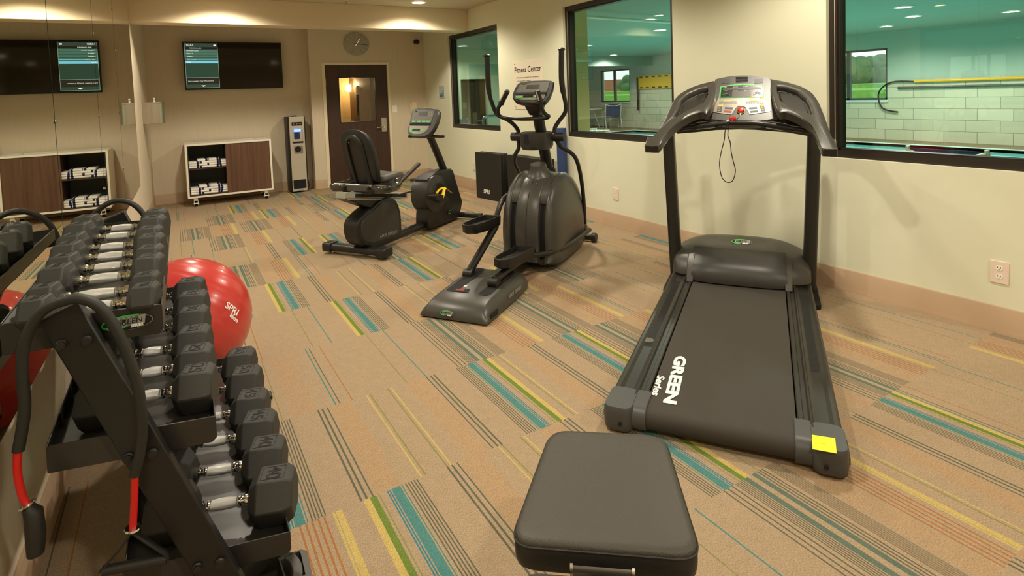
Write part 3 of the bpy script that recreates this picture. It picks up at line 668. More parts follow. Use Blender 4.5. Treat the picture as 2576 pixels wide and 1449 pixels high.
# ---- water cooler
CY = 9.57; x0 = on_y(735, 486, CY).x; x1 = on_y(776, 482, CY).x; zt = 1.222
t = thing('water_cooler', 'tall silver and black water cooler beside the door pier', 'water cooler', (x0, CY, 0)); w_ = x1-x0
K['csilver'] = mat('cooler_silver', (206, 198, 180), .32, metal=.35, spec=.5)
b = MB(K['blk']); b.prism([(x, y, 0.012) for x, y in rrect(w_/2, .165, w_+.03, .31, .035)], (0, 0, zt-.015)); build('cabinet', b, t, bevel=.01)
b = MB(K['csilver']); pn = lambda za, zb, y0=-.012: b.prism([(.012, 0, za), (w_-.012, 0, za), (w_-.012, 0, zb), (.012, 0, zb)], (0, y0, 0))
nx0, nx1, nz0, nz1 = .05, w_-.04, .80, 1.0
pn(.02, nz0); pn(nz1, zt); b.prism([(.012, 0, nz0), (nx0, 0, nz0), (nx0, 0, nz1), (.012, 0, nz1)], (0, -.012, 0)); b.prism([(nx1, 0, nz0), (w_-.012, 0, nz0), (w_-.012, 0, nz1), (nx1, 0, nz1)], (0, -.012, 0))
build('front_panel', b, t, bevel=.004)
b = MB(K['csilver']); b.box(nx0, nx1, .0, .004, nz0, nz1); b.mat(mat('blue_lit_grille', (40, 52, 96), .4)).box(nx0+.03, nx1-.05, -.006, 0, nz0+.06, nz1-.03); b.mat(K['dark'])
for i in range(6):
    for j in range(6): b.box(nx0+.036+i*.0145, nx0+.044+i*.0145, -.008, -.006, nz0+.068+j*.017, nz0+.077+j*.017)
b.mat(K['dark']).box(nx0, nx1, -.02, 0, nz0-.005, nz0+.02); build('dispensing_bay', b, t)
b = MB(glow('blue_light', (90, 130, 255), 3.5)); b.box(nx0+.03, nx1-.03, -.03, -.01, nz1-.02, nz1+.015); build('tap_light', b, t)
b = MB(K['dark']); b.prism([(x, -.0125, z) for x, z in rrect(w_/2, 1.105, w_*.62, .055, .004, 2)], (0, -.003, 0)); b.mat(K['grey'])
for i in range(3): b.prism([(x, -.0155, z) for x, z in rrect(w_*.3+i*w_*.2, 1.105, .022, .014, .004, 2)], (0, -.001, 0))
build('control_panel', b, t)
b = MB(K['silver']); b.prism([(x, -.0125, z) for x, z in rrect(w_/2+.008, .69, .135, .13, .02)], (0, -.002, 0)); b.mat(K['dark']).lathe([(.048, 0), (.045, .004)], (w_/2, -.0145, .695), (0, -1, 0)); build('round_emblem', b, t)
b = MB(K['dark']); b.prism([(x, -.0125, z) for x, z in rrect(w_/2, .135, w_*.78, .145, .015)], (0, -.002, 0)); build('lower_grille', b, t)
b = MB(K['silver']); b.box(w_*.35, w_*.7, -.03, -.012, .022, .04); build('foot_latch', b, t, bevel=.003)
b = MB(K['dark']); b.tube([(w_*.3, .12, zt), (w_*.5, .12, zt+.012), (w_*.62, .12, zt)], .008, 8); build('top_handle', b, t)
b = MB(K['dark']); b.tube(smoothpath([(w_+.012, .2, .22), (w_+.04, .16, .14), (w_+.045, .15, .07), (w_+.03, .2, .01)], 4), .005, 6); build('power_cord', b, t)
# ---- corridor sconce seen through the door glass
p = on_y(876, 222, 11.36); t = thing('wall_sconce', 'glowing wall light seen through the door glass', 'wall light', (p.x, 11.40, p.z))
build('globe', MB(glow('sconce_glow', (255, 226, 160), 9)).ball((0, -.07, 0), .075, 16, 10), t); build('bracket', MB(K['steel']).lathe([(.04, 0), (.04, .02)], (0, 0, 0), (0, -1, 0), 12), t)
l = bpy.data.lights.new('sconce_light', 'POINT'); l.energy = 45; l.color = (1, .78, .45); l.shadow_soft_size = .08; o = bpy.data.objects.new('sconce_light', l); COL.objects.link(o); o.location = (p.x+.05, 11.0, p.z+.05)
p = on_y(921, 235, 11.0)
b = MB(K['dark']); b.box(3.345, 3.36, 10.80, 10.90, 1.15, 1.72); o = build('door_closer', b); tag(o, 'dark vertical bar on the corridor side wall behind the glass', 'door hardware')
b = MB(K['white']); b.box(3.32, 3.36, 10.70, 10.82, 1.55, 1.70); o = build('wall_alarm', b); tag(o, 'small white box on the corridor side wall behind the glass', 'wall box')
# ================================================================== MIRROR PANELS
seams = [0.55]; 
for (u, v) in ((118, 60), (236, 120), (287, 100)):
    lo, hi = 0.6, 7.6
    for _ in range(40):
        mid = (lo+hi)/2; e = eye_ray(u, v)
        # where this ray meets the mirror plane
        lo = mid if (EYE.x+e.x*(mid/e.y)) > wallx(mid)+.008 else lo; hi = mid if lo != mid else hi
    seams.append(lo)
seams.append(MEND)
MN = ['nearest tall mirror panel above the dumbbell rack', 'second tall mirror panel from the front', 'third tall mirror panel, before the last', 'farthest tall mirror panel, beside the steel dispenser']
ZM0 = .585
for i in range(4):
    y0, y1 = seams[i]+.0025, seams[i+1]-.0025
    t = thing('mirror_panel', 'frameless '+MN[i], 'mirror', (wallx(y0), y0, ZM0), 0, 'wall mirror panels')
    P = lambda y, z, o: (wallx(y)+o-wallx(y0), y-y0, z-ZM0)
    b = MB(K['medge']); b.loft([[P(y, z, o) for z, o in ((ZM0, -.005), (ZM0, .008), (CEIL-.003, .008), (CEIL-.003, -.005))] for y in (y0, y1)])
    build('glass_edge', b, t)
    b = MB(K['mirror']); b.sm = False; e = .004; b.quad(P(y0+e, ZM0+e, .0085), P(y1-e, ZM0+e, .0085), P(y1-e, CEIL-.006, .0085), P(y0+e, CEIL-.006, .0085)); build('silvered_face', b, t)
    if i:
        for z in (2.30, 1.95, 1.42, .95):
            b = MB(K['clip']); c = P(y0-.0025, z, .011); b.ball(c, (.004, .012, .009), 10, 6); build('clip', b, t)
# ================================================================== DUMBBELL RACK
RT = math.radians(14); RO = V((.231, 1.744, 0)); RA = V((math.cos(RT), -math.sin(RT), 0)); RB = V((.010, 1, 0))
def rk(a, b, c): return RO+RA*a+RB*b+V((0, 0, c))
rack = thing('dumbbell_rack', 'black steel three-tier dumbbell rack along the mirror wall', 'dumbbell rack', (.2, 2.4, 0))
TL = 1.33
def rbox(mb, a0, a1, b0, b1, c0, c1):
    vs = [rk(a, b, c) for c in (c0, c1) for b in (b0, b1) for a in (a0, a1)]
    return mb.add(vs, [(0, 2, 3, 1), (4, 5, 7, 6), (0, 1, 5, 4), (2, 6, 7, 3), (0, 4, 6, 2), (1, 3, 7, 5)])
TIERS = dict(top=(-.350, .003, .872, .950, .905), mid=(-.277, .112, .552, .624, .585), bot=(-.13, .282, .185, .250, .212))
K['shelfblk'] = mat('black_shelf_metal', (46, 44, 40), .34, noise=.06, nscale=10)
for nm, (a0, a1, c0, c1, fz) in TIERS.items():
    tr = MB(K['shelfblk']); th = .004
    cut = .025
    for b0 in (0, TL-th):                                         # end plates, lower corners clipped
        pts = [(a0, c1-cut*.3), (a0+cut*.4, c1), (a1, c1), (a1, c0+cut*.5), (a1-cut*.5, c0), (a0, c0)]
        tr.prism([rk(a, b0, c) for a, c in pts], RB*th)
    rbox(tr, a0, a1, th, TL-th, fz-th, fz); rbox(tr, a1-th, a1, th, TL-th, c0+.01, c1); rbox(tr, a0, a0+th, th, TL-th, fz, c1)
    if nm == 'top':                                              # broad sloping back lip
        tr.prism([rk(a0+th, th, c1-.002), rk(a0+.06, th, fz), rk(a0+.06, TL-th, fz), rk(a0+th, TL-th, c1-.002)], V((0, 0, -.003)))
    if nm == 'bot':
        rbox(tr, a0+.03, a1-.02, TL-.3, TL, c0-.06, c0)
    build('tray', tr, rack, world=True, bevel=.0015, seg=1)
# posts: slanting flat box section at each end
for b0 in (-.052, TL+.004):
    P = MB(K['blk2']); d = V((0, 0, 0)); top0, top1 = (-.262, .962), (-.176, .998); bot0, bot1 = (.118, .02), (.215, .02)
    P.prism([rk(top0[0], b0, top0[1]), rk(top1[0], b0, top1[1]), rk(bot1[0], b0, bot1[1]), rk(bot0[0], b0, bot0[1])], RB*.048)
    build('post', P, rack, world=True, bevel=.004)
    P = MB(K['blk2']); rbox(P, -.16, .40, b0, b0+.06, 0, .022); build('foot', P, rack, world=True, bevel=.006)
    for a, c in ((-.217, .897), (-.163, .899), (-.095, .583), (-.04, .583), (.043, .252), (.097, .25)):
        Bm = MB(K['blk']); n_ = -RB if b0 < 0 else RB; bb_ = b0 if b0 < 0 else b0+.048
        Bm.lathe([(.013, -.002), (.013, .004), (.010, .007), (.010, .013), (.006, .0135)], rk(a, bb_, c), n_, 12); build('bolt', Bm, rack, world=True)
# badge on the near plate of the top tray
def badge(mb, M, w, h, txt=True, lean=.0):
    """oval badge: black field, green crescent, silver rim, GREEN over SERIES"""
    mb.tf(M)
    E_ = lambda f, z, n=40: [(w/2*f*math.cos(2*math.pi*i/n), h/2*f*math.sin(2*math.pi*i/n), z) for i in range(n)]
    mb.mat(K['silver']).prism(E_(1.0, 0), (0, 0, .0008)); mb.mat(K['dark']).prism(E_(.95, .0004), (0, 0, .0008))
    n = 24; up = [(w/2*math.cos(math.radians(60+150*i/n)), h/2*math.sin(math.radians(60+150*i/n)), .0014) for i in range(n+1)]
    lo = [(w/2*.94*math.cos(math.radians(62+146*i/n))+.0*w, h/2*.74*math.sin(math.radians(62+146*i/n))+h*.015, .0014) for i in range(n+1)]
    mb.mat(K['green'])
    for i in range(n): mb.add([up[i], up[i+1], lo[i+1], lo[i]], [(0, 1, 2, 3)])
    lo2 = [(w*(-.46+.5*i/8), -h*(.18+.2*math.sin(math.pi*i/8)), .0014) for i in range(9)]; hi2 = [(w*(-.44+.5*i/8), -h*(.10+.10*math.sin(math.pi*i/8)), .0014) for i in range(9)]
    for i in range(8): mb.add([lo2[i], lo2[i+1], hi2[i+1], hi2[i]], [(0, 1, 2, 3)])
    if txt:
        mb.mat(K['grey']).tf(M @ Matrix.Translation((w*.02, h*.06, .0016))); mb.text('GREEN', Matrix.Identity(4), h*.50, .0002, 'CENTER', .2, .004*h/.03, 1.05)
        mb.mat(K['dark']).tf(M @ Matrix.Translation((w*.02, h*.06, .0020))); mb.text('GREEN', Matrix.Identity(4), h*.47, .0002, 'CENTER', .2, 0, 1.07)
        mb.mat(K['wht']).tf(M @ Matrix.Translation((w*.17, -h*.26, .0018))); mb.text('SERIES', Matrix.Identity(4), h*.26, .0002, 'CENTER', .2, .0005)
    mb.tf(); return mb
n14 = (math.sin(RT), math.cos(RT), 0); P0 = rk(0, -.002, 0)
bl, br = on_plane(258, 822, P0, n14), on_plane(383, 800, P0, n14)
bt_, bb_ = on_plane(335, 789, P0, n14), on_plane(328, 826, P0, n14)
wv = br-bl; hv = bt_-bb_
M = axes((bl+br)/2-RB*.001, wv, V((0, 0, 1)))
build('badge', badge(MB(), M, .118, .040), rack, world=True)
# ------------------------------------------------------------------ dumbbells
def dumbbell_parts(a, L, h, num, brand):
    """a = apothem of the hexagonal head, L = head length, h = grip between the heads; axis along x, resting on z=0"""
    R = a/math.cos(math.radians(30)); zc = a
    hexr = lambda x, f: [(x, R*f*math.cos(math.radians(60*k)), zc+R*f*math.sin(math.radians(60*k))) for k in range(6)]
    heads = []
    for sx in (-1, 1):
        b = MB(K['rub']); c = h/2
        rings = [hexr(sx*(c-.001), .62), hexr(sx*(c+.004), .70), hexr(sx*(c+L*.20), 1.0), hexr(sx*(c+L*.84), 1.0), hexr(sx*(c+L), .80)]
        b.loft(rings if sx < 0 else [list(reversed(r)) for r in rings]); heads.append(b)
    lab = []
    for sx, s_ in ((1, num), (-1, brand)):
        zt = 2*a+.0004; xc = sx*(h/2+L*.53); hl = L*.27; hw = R*.37
        b = MB(K['dark']); b.ring_prism([(x, y, zt) for x, y in rrect(xc, 0, 2*hl, 2*hw, .002, 1)], [(x, y, zt) for x, y in rrect(xc, 0, 2*hl-.003, 2*hw-.003, .0015, 1)], (0, 0, .0004))
        b.text(s_, axes((xc, 0, zt+.0003), (0, -1, 0), (1, 0, 0)), hl*1.75 if sx > 0 else hl*1.25, .0002, 'CENTER', 0, .0004, 1.0 if sx > 0 else .72)
        lab.append(b)
    g = MB(K['chrome']); r = .0135
    pr = [(r*1.05, -h/2), (r*1.25, -h/2+.004), (r*1.25, -h/2+.016), (r*.86, -h/2+.020), (r*.86, -h/2+.026), (r*1.08, -h/2+.029), (r*1.08, -h/2+.034), (r*.9, -h/2+.037)]
    n_ = 7
    mid = [(r*(1.0+.22*math.sin(math.pi*i/n_)), -h/2+.040+(h-.080)*i/n_) for i in range(n_+1)]
    g.lathe(pr, (0, 0, zc), (1, 0, 0), 20); g.lathe([(p[0], -p[1]) for p in reversed(pr)], (0, 0, zc), (1, 0, 0), 20)
    g.mat(K['knurl']).lathe(mid, (0, 0, zc), (1, 0, 0), 20)
    return heads, lab, g
DBS = {}
def dumbbell(key, a, L, h, num, pos, rz, label, group):
    if key not in DBS:
        t = thing('dumbbell', label, 'dumbbell', pos, rz, group); heads, lab, g = dumbbell_parts(a, L, h, num, 'YORK')
        for hb, lb in zip(heads, (lab[1], lab[0])):
            ho = build('head', hb, t, bevel=.004, seg=2); build('embossed_label', lb, ho)
        build('grip', g, t); DBS[key] = t
    else:
        t = copy_tree(DBS[key]); t.location = pos; t.rotation_euler = (0, 0, rz); tag(t, label, 'dumbbell', group)
    return t
def lay(tier, spec, theta, hgt):
    fz = TIERS[tier][4]
    for i, (num, a, L, h, (u, v), where) in enumerate(spec):
        p = on_z(u, v, fz+2*a); off = h/2+L*.53
        d = V((math.cos(theta), -math.sin(theta), 0)); c = p-d*off
        dumbbell('%s%s' % (tier, num), a, L, h, num, (c.x, c.y, fz), -theta, where, hgt)
near = 'front'
def dl(num, which, tier): return '%s-pound black hex dumbbell with chrome grip, %s on the %s tier' % (num, which, tier)
ORD = ['nearest', 'second nearest', 'third nearest', 'fourth nearest', 'fifth nearest', 'sixth nearest', 'second farthest', 'farthest']
s8 = [('10', .046, .070, .165), ('10', .046, .070, .165), ('12', .056, .080, .150), ('12', .056, .080, .150), ('15', .062, .084, .150), ('15', .062, .084, .150), ('20', .066, .090, .150), ('20', .066, .090, .150)]
pos8 = [(363, 714), (366, 686), (374, 642), (376, 618), (378, 590), (376, 570), (384, 544), (390, 527)]
lay('top', [s+(p, 'small black hex dumbbell with chrome grip, %s of eight on the top tier' % ORD[i]) for i, (s, p) in enumerate(zip(s8, pos8))], math.radians(13), 'dumbbells on the top tier')
s6 = [('25', .060, .105, .130), ('25', .060, .105, .130), ('30', .063, .110, .130), ('30', .063, .110, .130), ('35', .066, .115, .130), ('35', .066, .115, .130)]
pos6 = [(492, 926), (490, 874), (485, 825), (483, 775), (482, 736), (477, 702)]
lay('mid', [s+(p, 'hex dumbbell marked %s, %s of six on the middle tier' % (s[0], ORD[i])) for i, (s, p) in enumerate(zip(s6, pos6))], math.radians(15), 'dumbbells on the middle tier')
sb = [('40', .070, .125, .150), ('40', .070, .125, .150), ('45', .073, .125, .150), ('45', .073, .125, .150), ('50', .076, .125, .150), ('50', .076, .125, .150)]
posb = [(688, 1189), (667, 1111), (648, 1044), (630, 989), (616, 929), (603, 882)]
lay('bot', [s+(p, 'large hex dumbbell marked %s, %s of six on the bottom tier' % (s[0], ORD[i])) for i, (s, p) in enumerate(zip(sb, posb))], math.radians(19), 'dumbbells on the bottom tier')
# ------------------------------------------------------------------ resistance bands hung over the posts
K['foam'] = mat('black_foam_sleeve', (34, 33, 30), .55, noise=.1, nscale=60); K['rband'] = mat('red_rubber_band', (206, 24, 18), .35)
def band(q, label, handles):
    t = thing('resistance_band', label, 'resistance band', tuple(q(0)))
    return t
PB = rk(0, -.085, 0)
def bp(u, v, o=0): return on_plane(u, v, PB-RB*o, n14)
t = thing('resistance_band', 'black foam resistance band with red ends draped over the near rack post', 'resistance band', tuple(bp(200, 760)))
sl = smoothpath([bp(72, 1140), bp(78, 1000), bp(70, 900), bp(88, 830), bp(128, 775), bp(190, 752), bp(245, 765), bp(290, 812), bp(322, 875), bp(345, 960), bp(356, 1060), bp(352, 1140), bp(340, 1196)], 5)
sl[0] = bp(46, 1134)
sl = smoothpath([bp(46, 1134), bp(62, 1030), bp(56, 930), bp(66, 850), bp(104, 785), bp(160, 757), bp(205, 752), bp(250, 772), bp(288, 822), bp(322, 895), bp(346, 970), bp(358, 1060), bp(352, 1140), bp(338, 1196)], 5)
b = MB(K['foam']); b.tube(sl, .0125, 12); build('foam_sleeve', b, t, world=True)
b = MB(K['rband']); b.tube(smoothpath([bp(45, 1130), bp(43, 1185), bp(54, 1240), bp(66, 1268)], 4), .0085, 10); build('red_tubing', b, t, world=True); b = MB(K['rband']); b.tube([bp(339, 1192), bp(338, 1260), bp(334, 1330)], .0085, 10); build('red_tubing', b, t, world=True)
for (u, v), (u2, v2) in (((66, 1266), (72, 1276)), ((334, 1326), (333, 1338))):
    b = MB(K['chrome']); p, q = bp(u, v), bp(u2, v2); ax = (q-p).normalized(); b.lathe([(.006, -.002), (.017, 0), (.019, .004), (.014, .008), (.006, .010)], p, ax, 18); build('grommet', b, t, world=True)
# handles: webbing strap triangle and a foam grip
hd = build('handle', MB(K['foam']).cyl(bp(258, 1436), bp(420, 1405), .0125, 14), t, world=True)
w1 = MB(K['blk']); w1.tube([bp(333, 1336), bp(300, 1385), bp(252, 1437)], .011, 6, flat=(.25, 1)); w1.tube([bp(333, 1336), bp(372, 1362), bp(418, 1392), bp(424, 1406)], .011, 6, flat=(.25, 1)); build('webbing_strap', w1, t, world=True)
b = MB(K['foam']); pth = [bp(70, 1275), bp(84, 1290), bp(90, 1345), bp(90, 1392)]; b.tube(pth, [.012, .019, .020, .017], 12, flat=(1, 1.15)); build('handle', b, t, world=True)
# second band on the far post
qf = lambda a, c: rk(a, TL+.09, c)
t = thing('resistance_band', 'black resistance band looped over the far rack post', 'resistance band', tuple(qf(-.22, 1.0)))
pth = smoothpath([qf(-.32, .70), qf(-.345, .85), qf(-.31, .97), qf(-.22, 1.035), qf(-.13, 1.0), qf(-.08, .87), qf(-.08, .62)], 5)
b = MB(K['foam']); b.tube(pth, .0125, 10); build('foam_sleeve', b, t, world=True)
b = MB(K['rband']); b.tube([qf(-.08, .63), qf(-.08, .5)], .0085, 8); build('red_tubing', b, t, world=True); b = MB(K['rband']); b.tube([qf(-.32, .71), qf(-.315, .58)], .0085, 8); build('red_tubing', b, t, world=True)
# ------------------------------------------------------------------ exercise ball behind the rack
K['ballred'] = mat('red_ball_vinyl', (196, 58, 52), .28, coat=.3)
R_ = .325; pc = on_z(466, 806, R_); pc = V((pc.x, pc.y, R_))
t = thing('exercise_ball', 'large glossy red ribbed exercise ball behind the dumbbell rack', 'exercise ball', (pc.x, pc.y, 0))
axb = V((.55, .45, .70)).normalized(); prof = []
nn = 90
for i in range(nn+1):
    th = math.pi*i/nn; lat = math.degrees(th); g = 0
    for k in range(25, 160, 13):
        g = max(g, math.exp(-((lat-k)/1.1)**2))
    rr = R_*(1-.006*g); prof.append((max(rr*math.sin(th), .0004), -rr*math.cos(th)))
b = MB(K['ballred']); b.lathe(prof, (0, 0, R_), axb, 56); build('ball', b, t, angle=180)
def onball(u, v):
    d = eye_ray(u, v).normalized(); o = EYE-pc; bq = o.dot(d); cq = o.length_squared-R_*R_; dd = bq*bq-cq
    return EYE+d*(-bq-math.sqrt(max(dd, 0)))
b = MB(K['wht'])
for s_, u, v, sz in (('SPRI', 583, 778, .05), ('65cm', 588, 800, .03)):
    p = onball(u, v); n_ = (p-pc).normalized(); xa = V((0, 0, 1)).cross(n_).normalized(); ya = n_.cross(xa)
    rot = -.9; x2 = xa*math.cos(rot)+ya*math.sin(rot); y2 = -xa*math.sin(rot)+ya*math.cos(rot)
    b.text(s_, axes(p+n_*.002, x2, y2), sz, .0004, 'CENTER', 0, .0008)
build('printed_logo', b, t, world=True)
# dark round base platform with a grip recess at the foot of the rack
K['plat'] = mat('dark_grey_rubber', (66, 63, 56), .5, noise=.08, nscale=20)
pz = .10
t = thing('step_platform', 'dark grey plastic platform with a square grip recess at the rack foot', 'exercise platform', (.42, 1.62, 0))
c0 = on_z(640, 1470, pz); Rr = (on_z(640, 1388, pz)-c0).length
b = MB(K['plat']); b.lathe([(Rr*1.02, 0), (Rr*1.02, pz*.8), (Rr, pz), (Rr*.80, pz), (Rr*.72, pz*.7), (Rr*.72, .01)], (c0.x, c0.y, 0), n=44, caps=(True, True)); build('base', b, t, world=True, bevel=.002)
g = [on_z(u, v, pz) for u, v in ((699, 1403), (757, 1381), (772, 1385), (790, 1462), (722, 1475))]
gi = [on_z(u, v, pz) for u, v in ((706, 1408), (752, 1386), (756, 1392), (768, 1444), (722, 1466))]
b = MB(K['plat']); dn = V((0, 0, -pz)); b.ring_prism(g, gi, dn); b.poly([p+V((0, 0, -.035)) for p in gi]); build('grip', b, t, world=True, bevel=.003)
# ================================================================== TREADMILL
TMF = Frame((2.094, 1.5035), (.822, .5695))
t = thing('treadmill', 'large black and charcoal treadmill angled toward the right windows', 'treadmill', tuple(TMF.C), TMF.rz)
DZ = .112; F0 = -.035; F1 = 1.93
# running deck: belt, rails, rear caps, hood
b = MB(K['belt']); bw = .292
sec = [(f, z) for f, z in [(F1, DZ-.006), (.06, DZ-.006)]]+[(.03-.045*math.sin(a), DZ-.051+.045*math.cos(a)) for a in [math.radians(x) for x in range(10, 171, 16)]]+[(.08, .018), (F1, .05)]
b.loft([[(s_, f, z) for f, z in sec] for s_ in (-bw, bw)]); build('running_belt', b, t, angle=50)
b = MB(K['wht']); q = lambda u, v: TMF.z(u, v, DZ-.005)
p0, p1 = q(1709, 908), q(1686, 1001); M = axes((p0+p1)/2+V((0, 0, .0012)), p1-p0, V((1, 0, 0))); hgt = (q(1722, 909)-q(1692, 906)).length
xa = (p1-p0).normalized(); ya = V((0, 0, 1)).cross(xa)
b.text('GREEN', axes((p0+p1)/2+V((0, 0, .0012)), xa, ya), hgt*1.28, .0003, 'CENTER', .0, .0035, .80*(p1-p0).length/(hgt*2.6)*1.05)
p2, p3 = q(1661, 950), q(1650, 990)
b.text('Series', axes((p2+p3)/2+V((0, 0, .0012)), xa, ya), hgt*.80, .0003, 'CENTER', .1, .0015, (p3-p2).length/(hgt*1.55))
build('belt_lettering', b, t)
for sx in (-1, 1):
    b = MB(K['rail']); prof = [(.298, .03), (.298, DZ-.004), (.302, DZ), (.318, DZ), (.322, DZ-.006), (.338, DZ-.006), (.345, DZ+.004), (.352, DZ+.005), (.356, DZ-.002), (.372, DZ-.010), (.415, DZ-.010), (.430, DZ-.002), (.444, DZ-.002), (.455, DZ-.012), (.458, .035)]
    b.loft([[(sx*s_, f, z) for s_, z in prof] for f in (.10, F1)] if sx > 0 else [[(sx*s_, f, z) for s_, z in prof] for f in (F1, .10)]); rl = build('side_rail', b, t, angle=25)
    g = MB(K['dark'])
    for i in range(9):
        s0 = .3745+i*.0046; g.box(min(sx*s0, sx*(s0+.0026)), max(sx*s0, sx*(s0+.0026)), .62, 1.72, DZ-.0102, DZ-.0088)
    build('grip_tread', g, rl)
    # rear cap: wide rounded corner block with a narrower collar round the roller
    b = MB(K['slate']); rr = [(x, y) for x, y in rrect(sx*.400, .055, .124, .19, .035, 5)]
    def cap(z, k): return [(sx*.400+(x-sx*.400)*k, .055+(y-.055)*k, z) for x, y in rr]
    b.loft([cap(.004, .80), cap(.018, .95), cap(.045, 1.0), cap(DZ-.022, 1.0), cap(DZ-.006, .985), cap(DZ+.004, .93)]); co = build('rear_cap', b, t, angle=45)
    b = MB(K['slate']); csec = [(.11, .02)]+[(.03-.053*math.sin(a), DZ-.051+.053*math.cos(a)) for a in [math.radians(x) for x in range(180, -1, -15)]]+[(.15, DZ+.002), (.15, .02)]
    b.loft([[(s_, f, z) for f, z in csec] for s_ in ((sx*.283, sx*.345) if sx > 0 else (sx*.345, sx*.283))]); build('roller_collar', b, co, bevel=.004, angle=50)
    b = MB(K['dark']); b.cyl((sx*.385, F0-.002, .05), (sx*.385, F0-.012, .05), .0085, 14); b.cyl((sx*.385, -.0395, .05), (sx*.385, -.0385, .05), .0085, 14); build('axle_hole', b, co)
    b = MB(K['blk']); b.prism([(sx*.455, -.015, .05), (sx*.467, .0, .05), (sx*.467, .10, .06), (sx*.458, .12, .06)], (0, 0, .03)); build('side_trim', b, co, bevel=.003)
    # post
    b = MB(K['tube']); path = [(sx*.447, 2.04, .02), (sx*.489, 2.05, 1.13)]
    b.loft([[V(p)+V((x, y, 0)) for x, y in rrect(0, 0, .085, .11, .03, 4)] for p in path]); build('upright_post', b, t)
    b = MB(K['dark']); b.prism([(x, y, 0) for x, y in rrect(sx*.452, 2.0, .10, .55, .03)], (0, 0, .035)); build('base_foot', b, t, bevel=.006)
# yellow tag on the right cap
cs = [TMF.z(u, v, DZ+.0052) for u, v in ((2042, 1094), (2101, 1103), (2105, 1141), (2044, 1130))]
b = MB(mat('yellow_sticker', (246, 240, 22), .5)); b.prism(cs, (0, 0, .0012)); b.mat(K['ink']); cc = sum((V(c) for c in cs), V())/4
b.prism([cc+V(o)+V((0, 0, .0013)) for o in ((-.012, -.003, 0), (.004, .002, 0), (.006, .005, 0), (-.008, .001, 0))], (0, 0, .0004)); o = build('sticker', b, t); o['label'] = 'yellow sticker'
b = MB(K['wht']); cc = TMF.z(1631, 855, DZ-.008); b.mat(mat('round_decal', (96, 92, 80), .6)).lathe([(.030, .0), (.029, .0008)], cc, (0, 0, 1), 24); build('round_decal', b, t)
# motor hood: sections from side to side
b = MB(K['char'])
def hood(s_, k, drop): 
    return [(s_, 1.80+drop*.12, .06), (s_, 1.76+drop*.10, DZ+.008), (s_, 1.80+drop*.10, .205-drop*.05), (s_, 1.90, .285-drop*.075), (s_, 2.05, .335-drop*.09), (s_, 2.22, .350-drop*.10), (s_, 2.32, .30-drop*.08), (s_, 2.36, .16), (s_, 2.36, .06)]
ss = [(-.465, 1.5), (-.44, 1.0), (-.40, .70), (-.30, .22), (-.20, .06), (0, 0), (.20, .06), (.30, .22), (.40, .70), (.44, 1.0), (.465, 1.5)]
b.loft([hood(s_, 1, d_) for s_, d_ in ss]); hood_o = build('motor_hood', b, t, angle=50, sub=1)
# raised belt-side arch and lower lip on the hood
b = MB(K['char2']); n = 17
fr_ = [(-.305+.61*i/(n-1)) for i in range(n)]
bulge = lambda s_: 1-(abs(s_)/.31)**4
b.loft([[(s_, 1.735-.03*bulge(s_), DZ+.004), (s_, 1.74-.035*bulge(s_), .16+.03*bulge(s_)), (s_, 1.80-.035*bulge(s_), .215+.035*bulge(s_)), (s_, 1.95, .30), (s_, 2.0, .25), (s_, 1.9, .06)] for s_ in fr_]); build('hood_arch', b, t, angle=50)
c = TMF.f(1866, 611, 2.06); M = axes((c.x, c.y-.02, c.z+.012), (1, 0, 0), (0, .72, .42)); 
hb = MB(); badge(hb, M, .135, .055); build('badge', hb, t)
for sx in (-1, 1):
    b = MB(K['char']); b.loft([[(sx*(.29+w_), f, z) for w_, f, z in ((0, 1.70, DZ-.002), (.045, 1.70, DZ-.002), (.05, 1.80, .205), (0, 1.80, .225))], [(sx*(.29+w_), f, z) for w_, f, z in ((0, 1.85, DZ-.002), (.045, 1.85, DZ-.002), (.05, 1.90, .255), (0, 1.90, .275))]]); build('hood_corner', b, t, bevel=.006, angle=50)
# ---- console
PLp = (0, 1.30, 1.085); nv = V((0, -.45, .66)).normalized()                     # plane of the swept arms
wp = lambda u, v: TMF.pl(u, v, PLp, nv)
Louter = [(1621, 366), (1636, 352), (1652, 337), (1670, 305), (1692, 256), (1708, 238), (1735, 222), (1767, 211), (1800, 203), (1802, 225), (1797, 250), (1788, 272), (1776, 287), (1767, 281), (1752, 285), (1737, 291), (1716, 303), (1697, 318), (1676, 340), (1658, 367), (1640, 368)]
Lhole = [(1697, 293), (1703, 283), (1709, 271), (1714, 253), (1731, 238), (1758, 226), (1782, 221), (1781, 238), (1772, 256), (1752, 268), (1728, 278), (1711, 289), (1702, 294.5)]
Router = [(2108, 375), (2099, 357), (2089, 337), (2074, 293), (2059, 256), (2042, 233), (2017, 218), (1976, 206), (1938, 199), (1940, 225), (1946, 250), (1953, 270), (1962, 284), (1974, 281), (1988, 286), (2004, 293), (2019, 301), (2036, 313), (2048, 324), (2058, 345), (2068, 374), (2088, 375)]
Rhole = [(2042, 287), (2040, 276), (2036, 265), (2027, 248), (2006, 230), (1976, 220), (1954, 218), (1956, 236), (1964, 254), (1983, 268), (2009, 278), (2030, 284), (2044, 290)]
def align(loop, ref):
    k = min(range(len(loop)), key=lambda i: (loop[i]-ref[0]).length); loop = loop[k:]+loop[:k]
    return loop
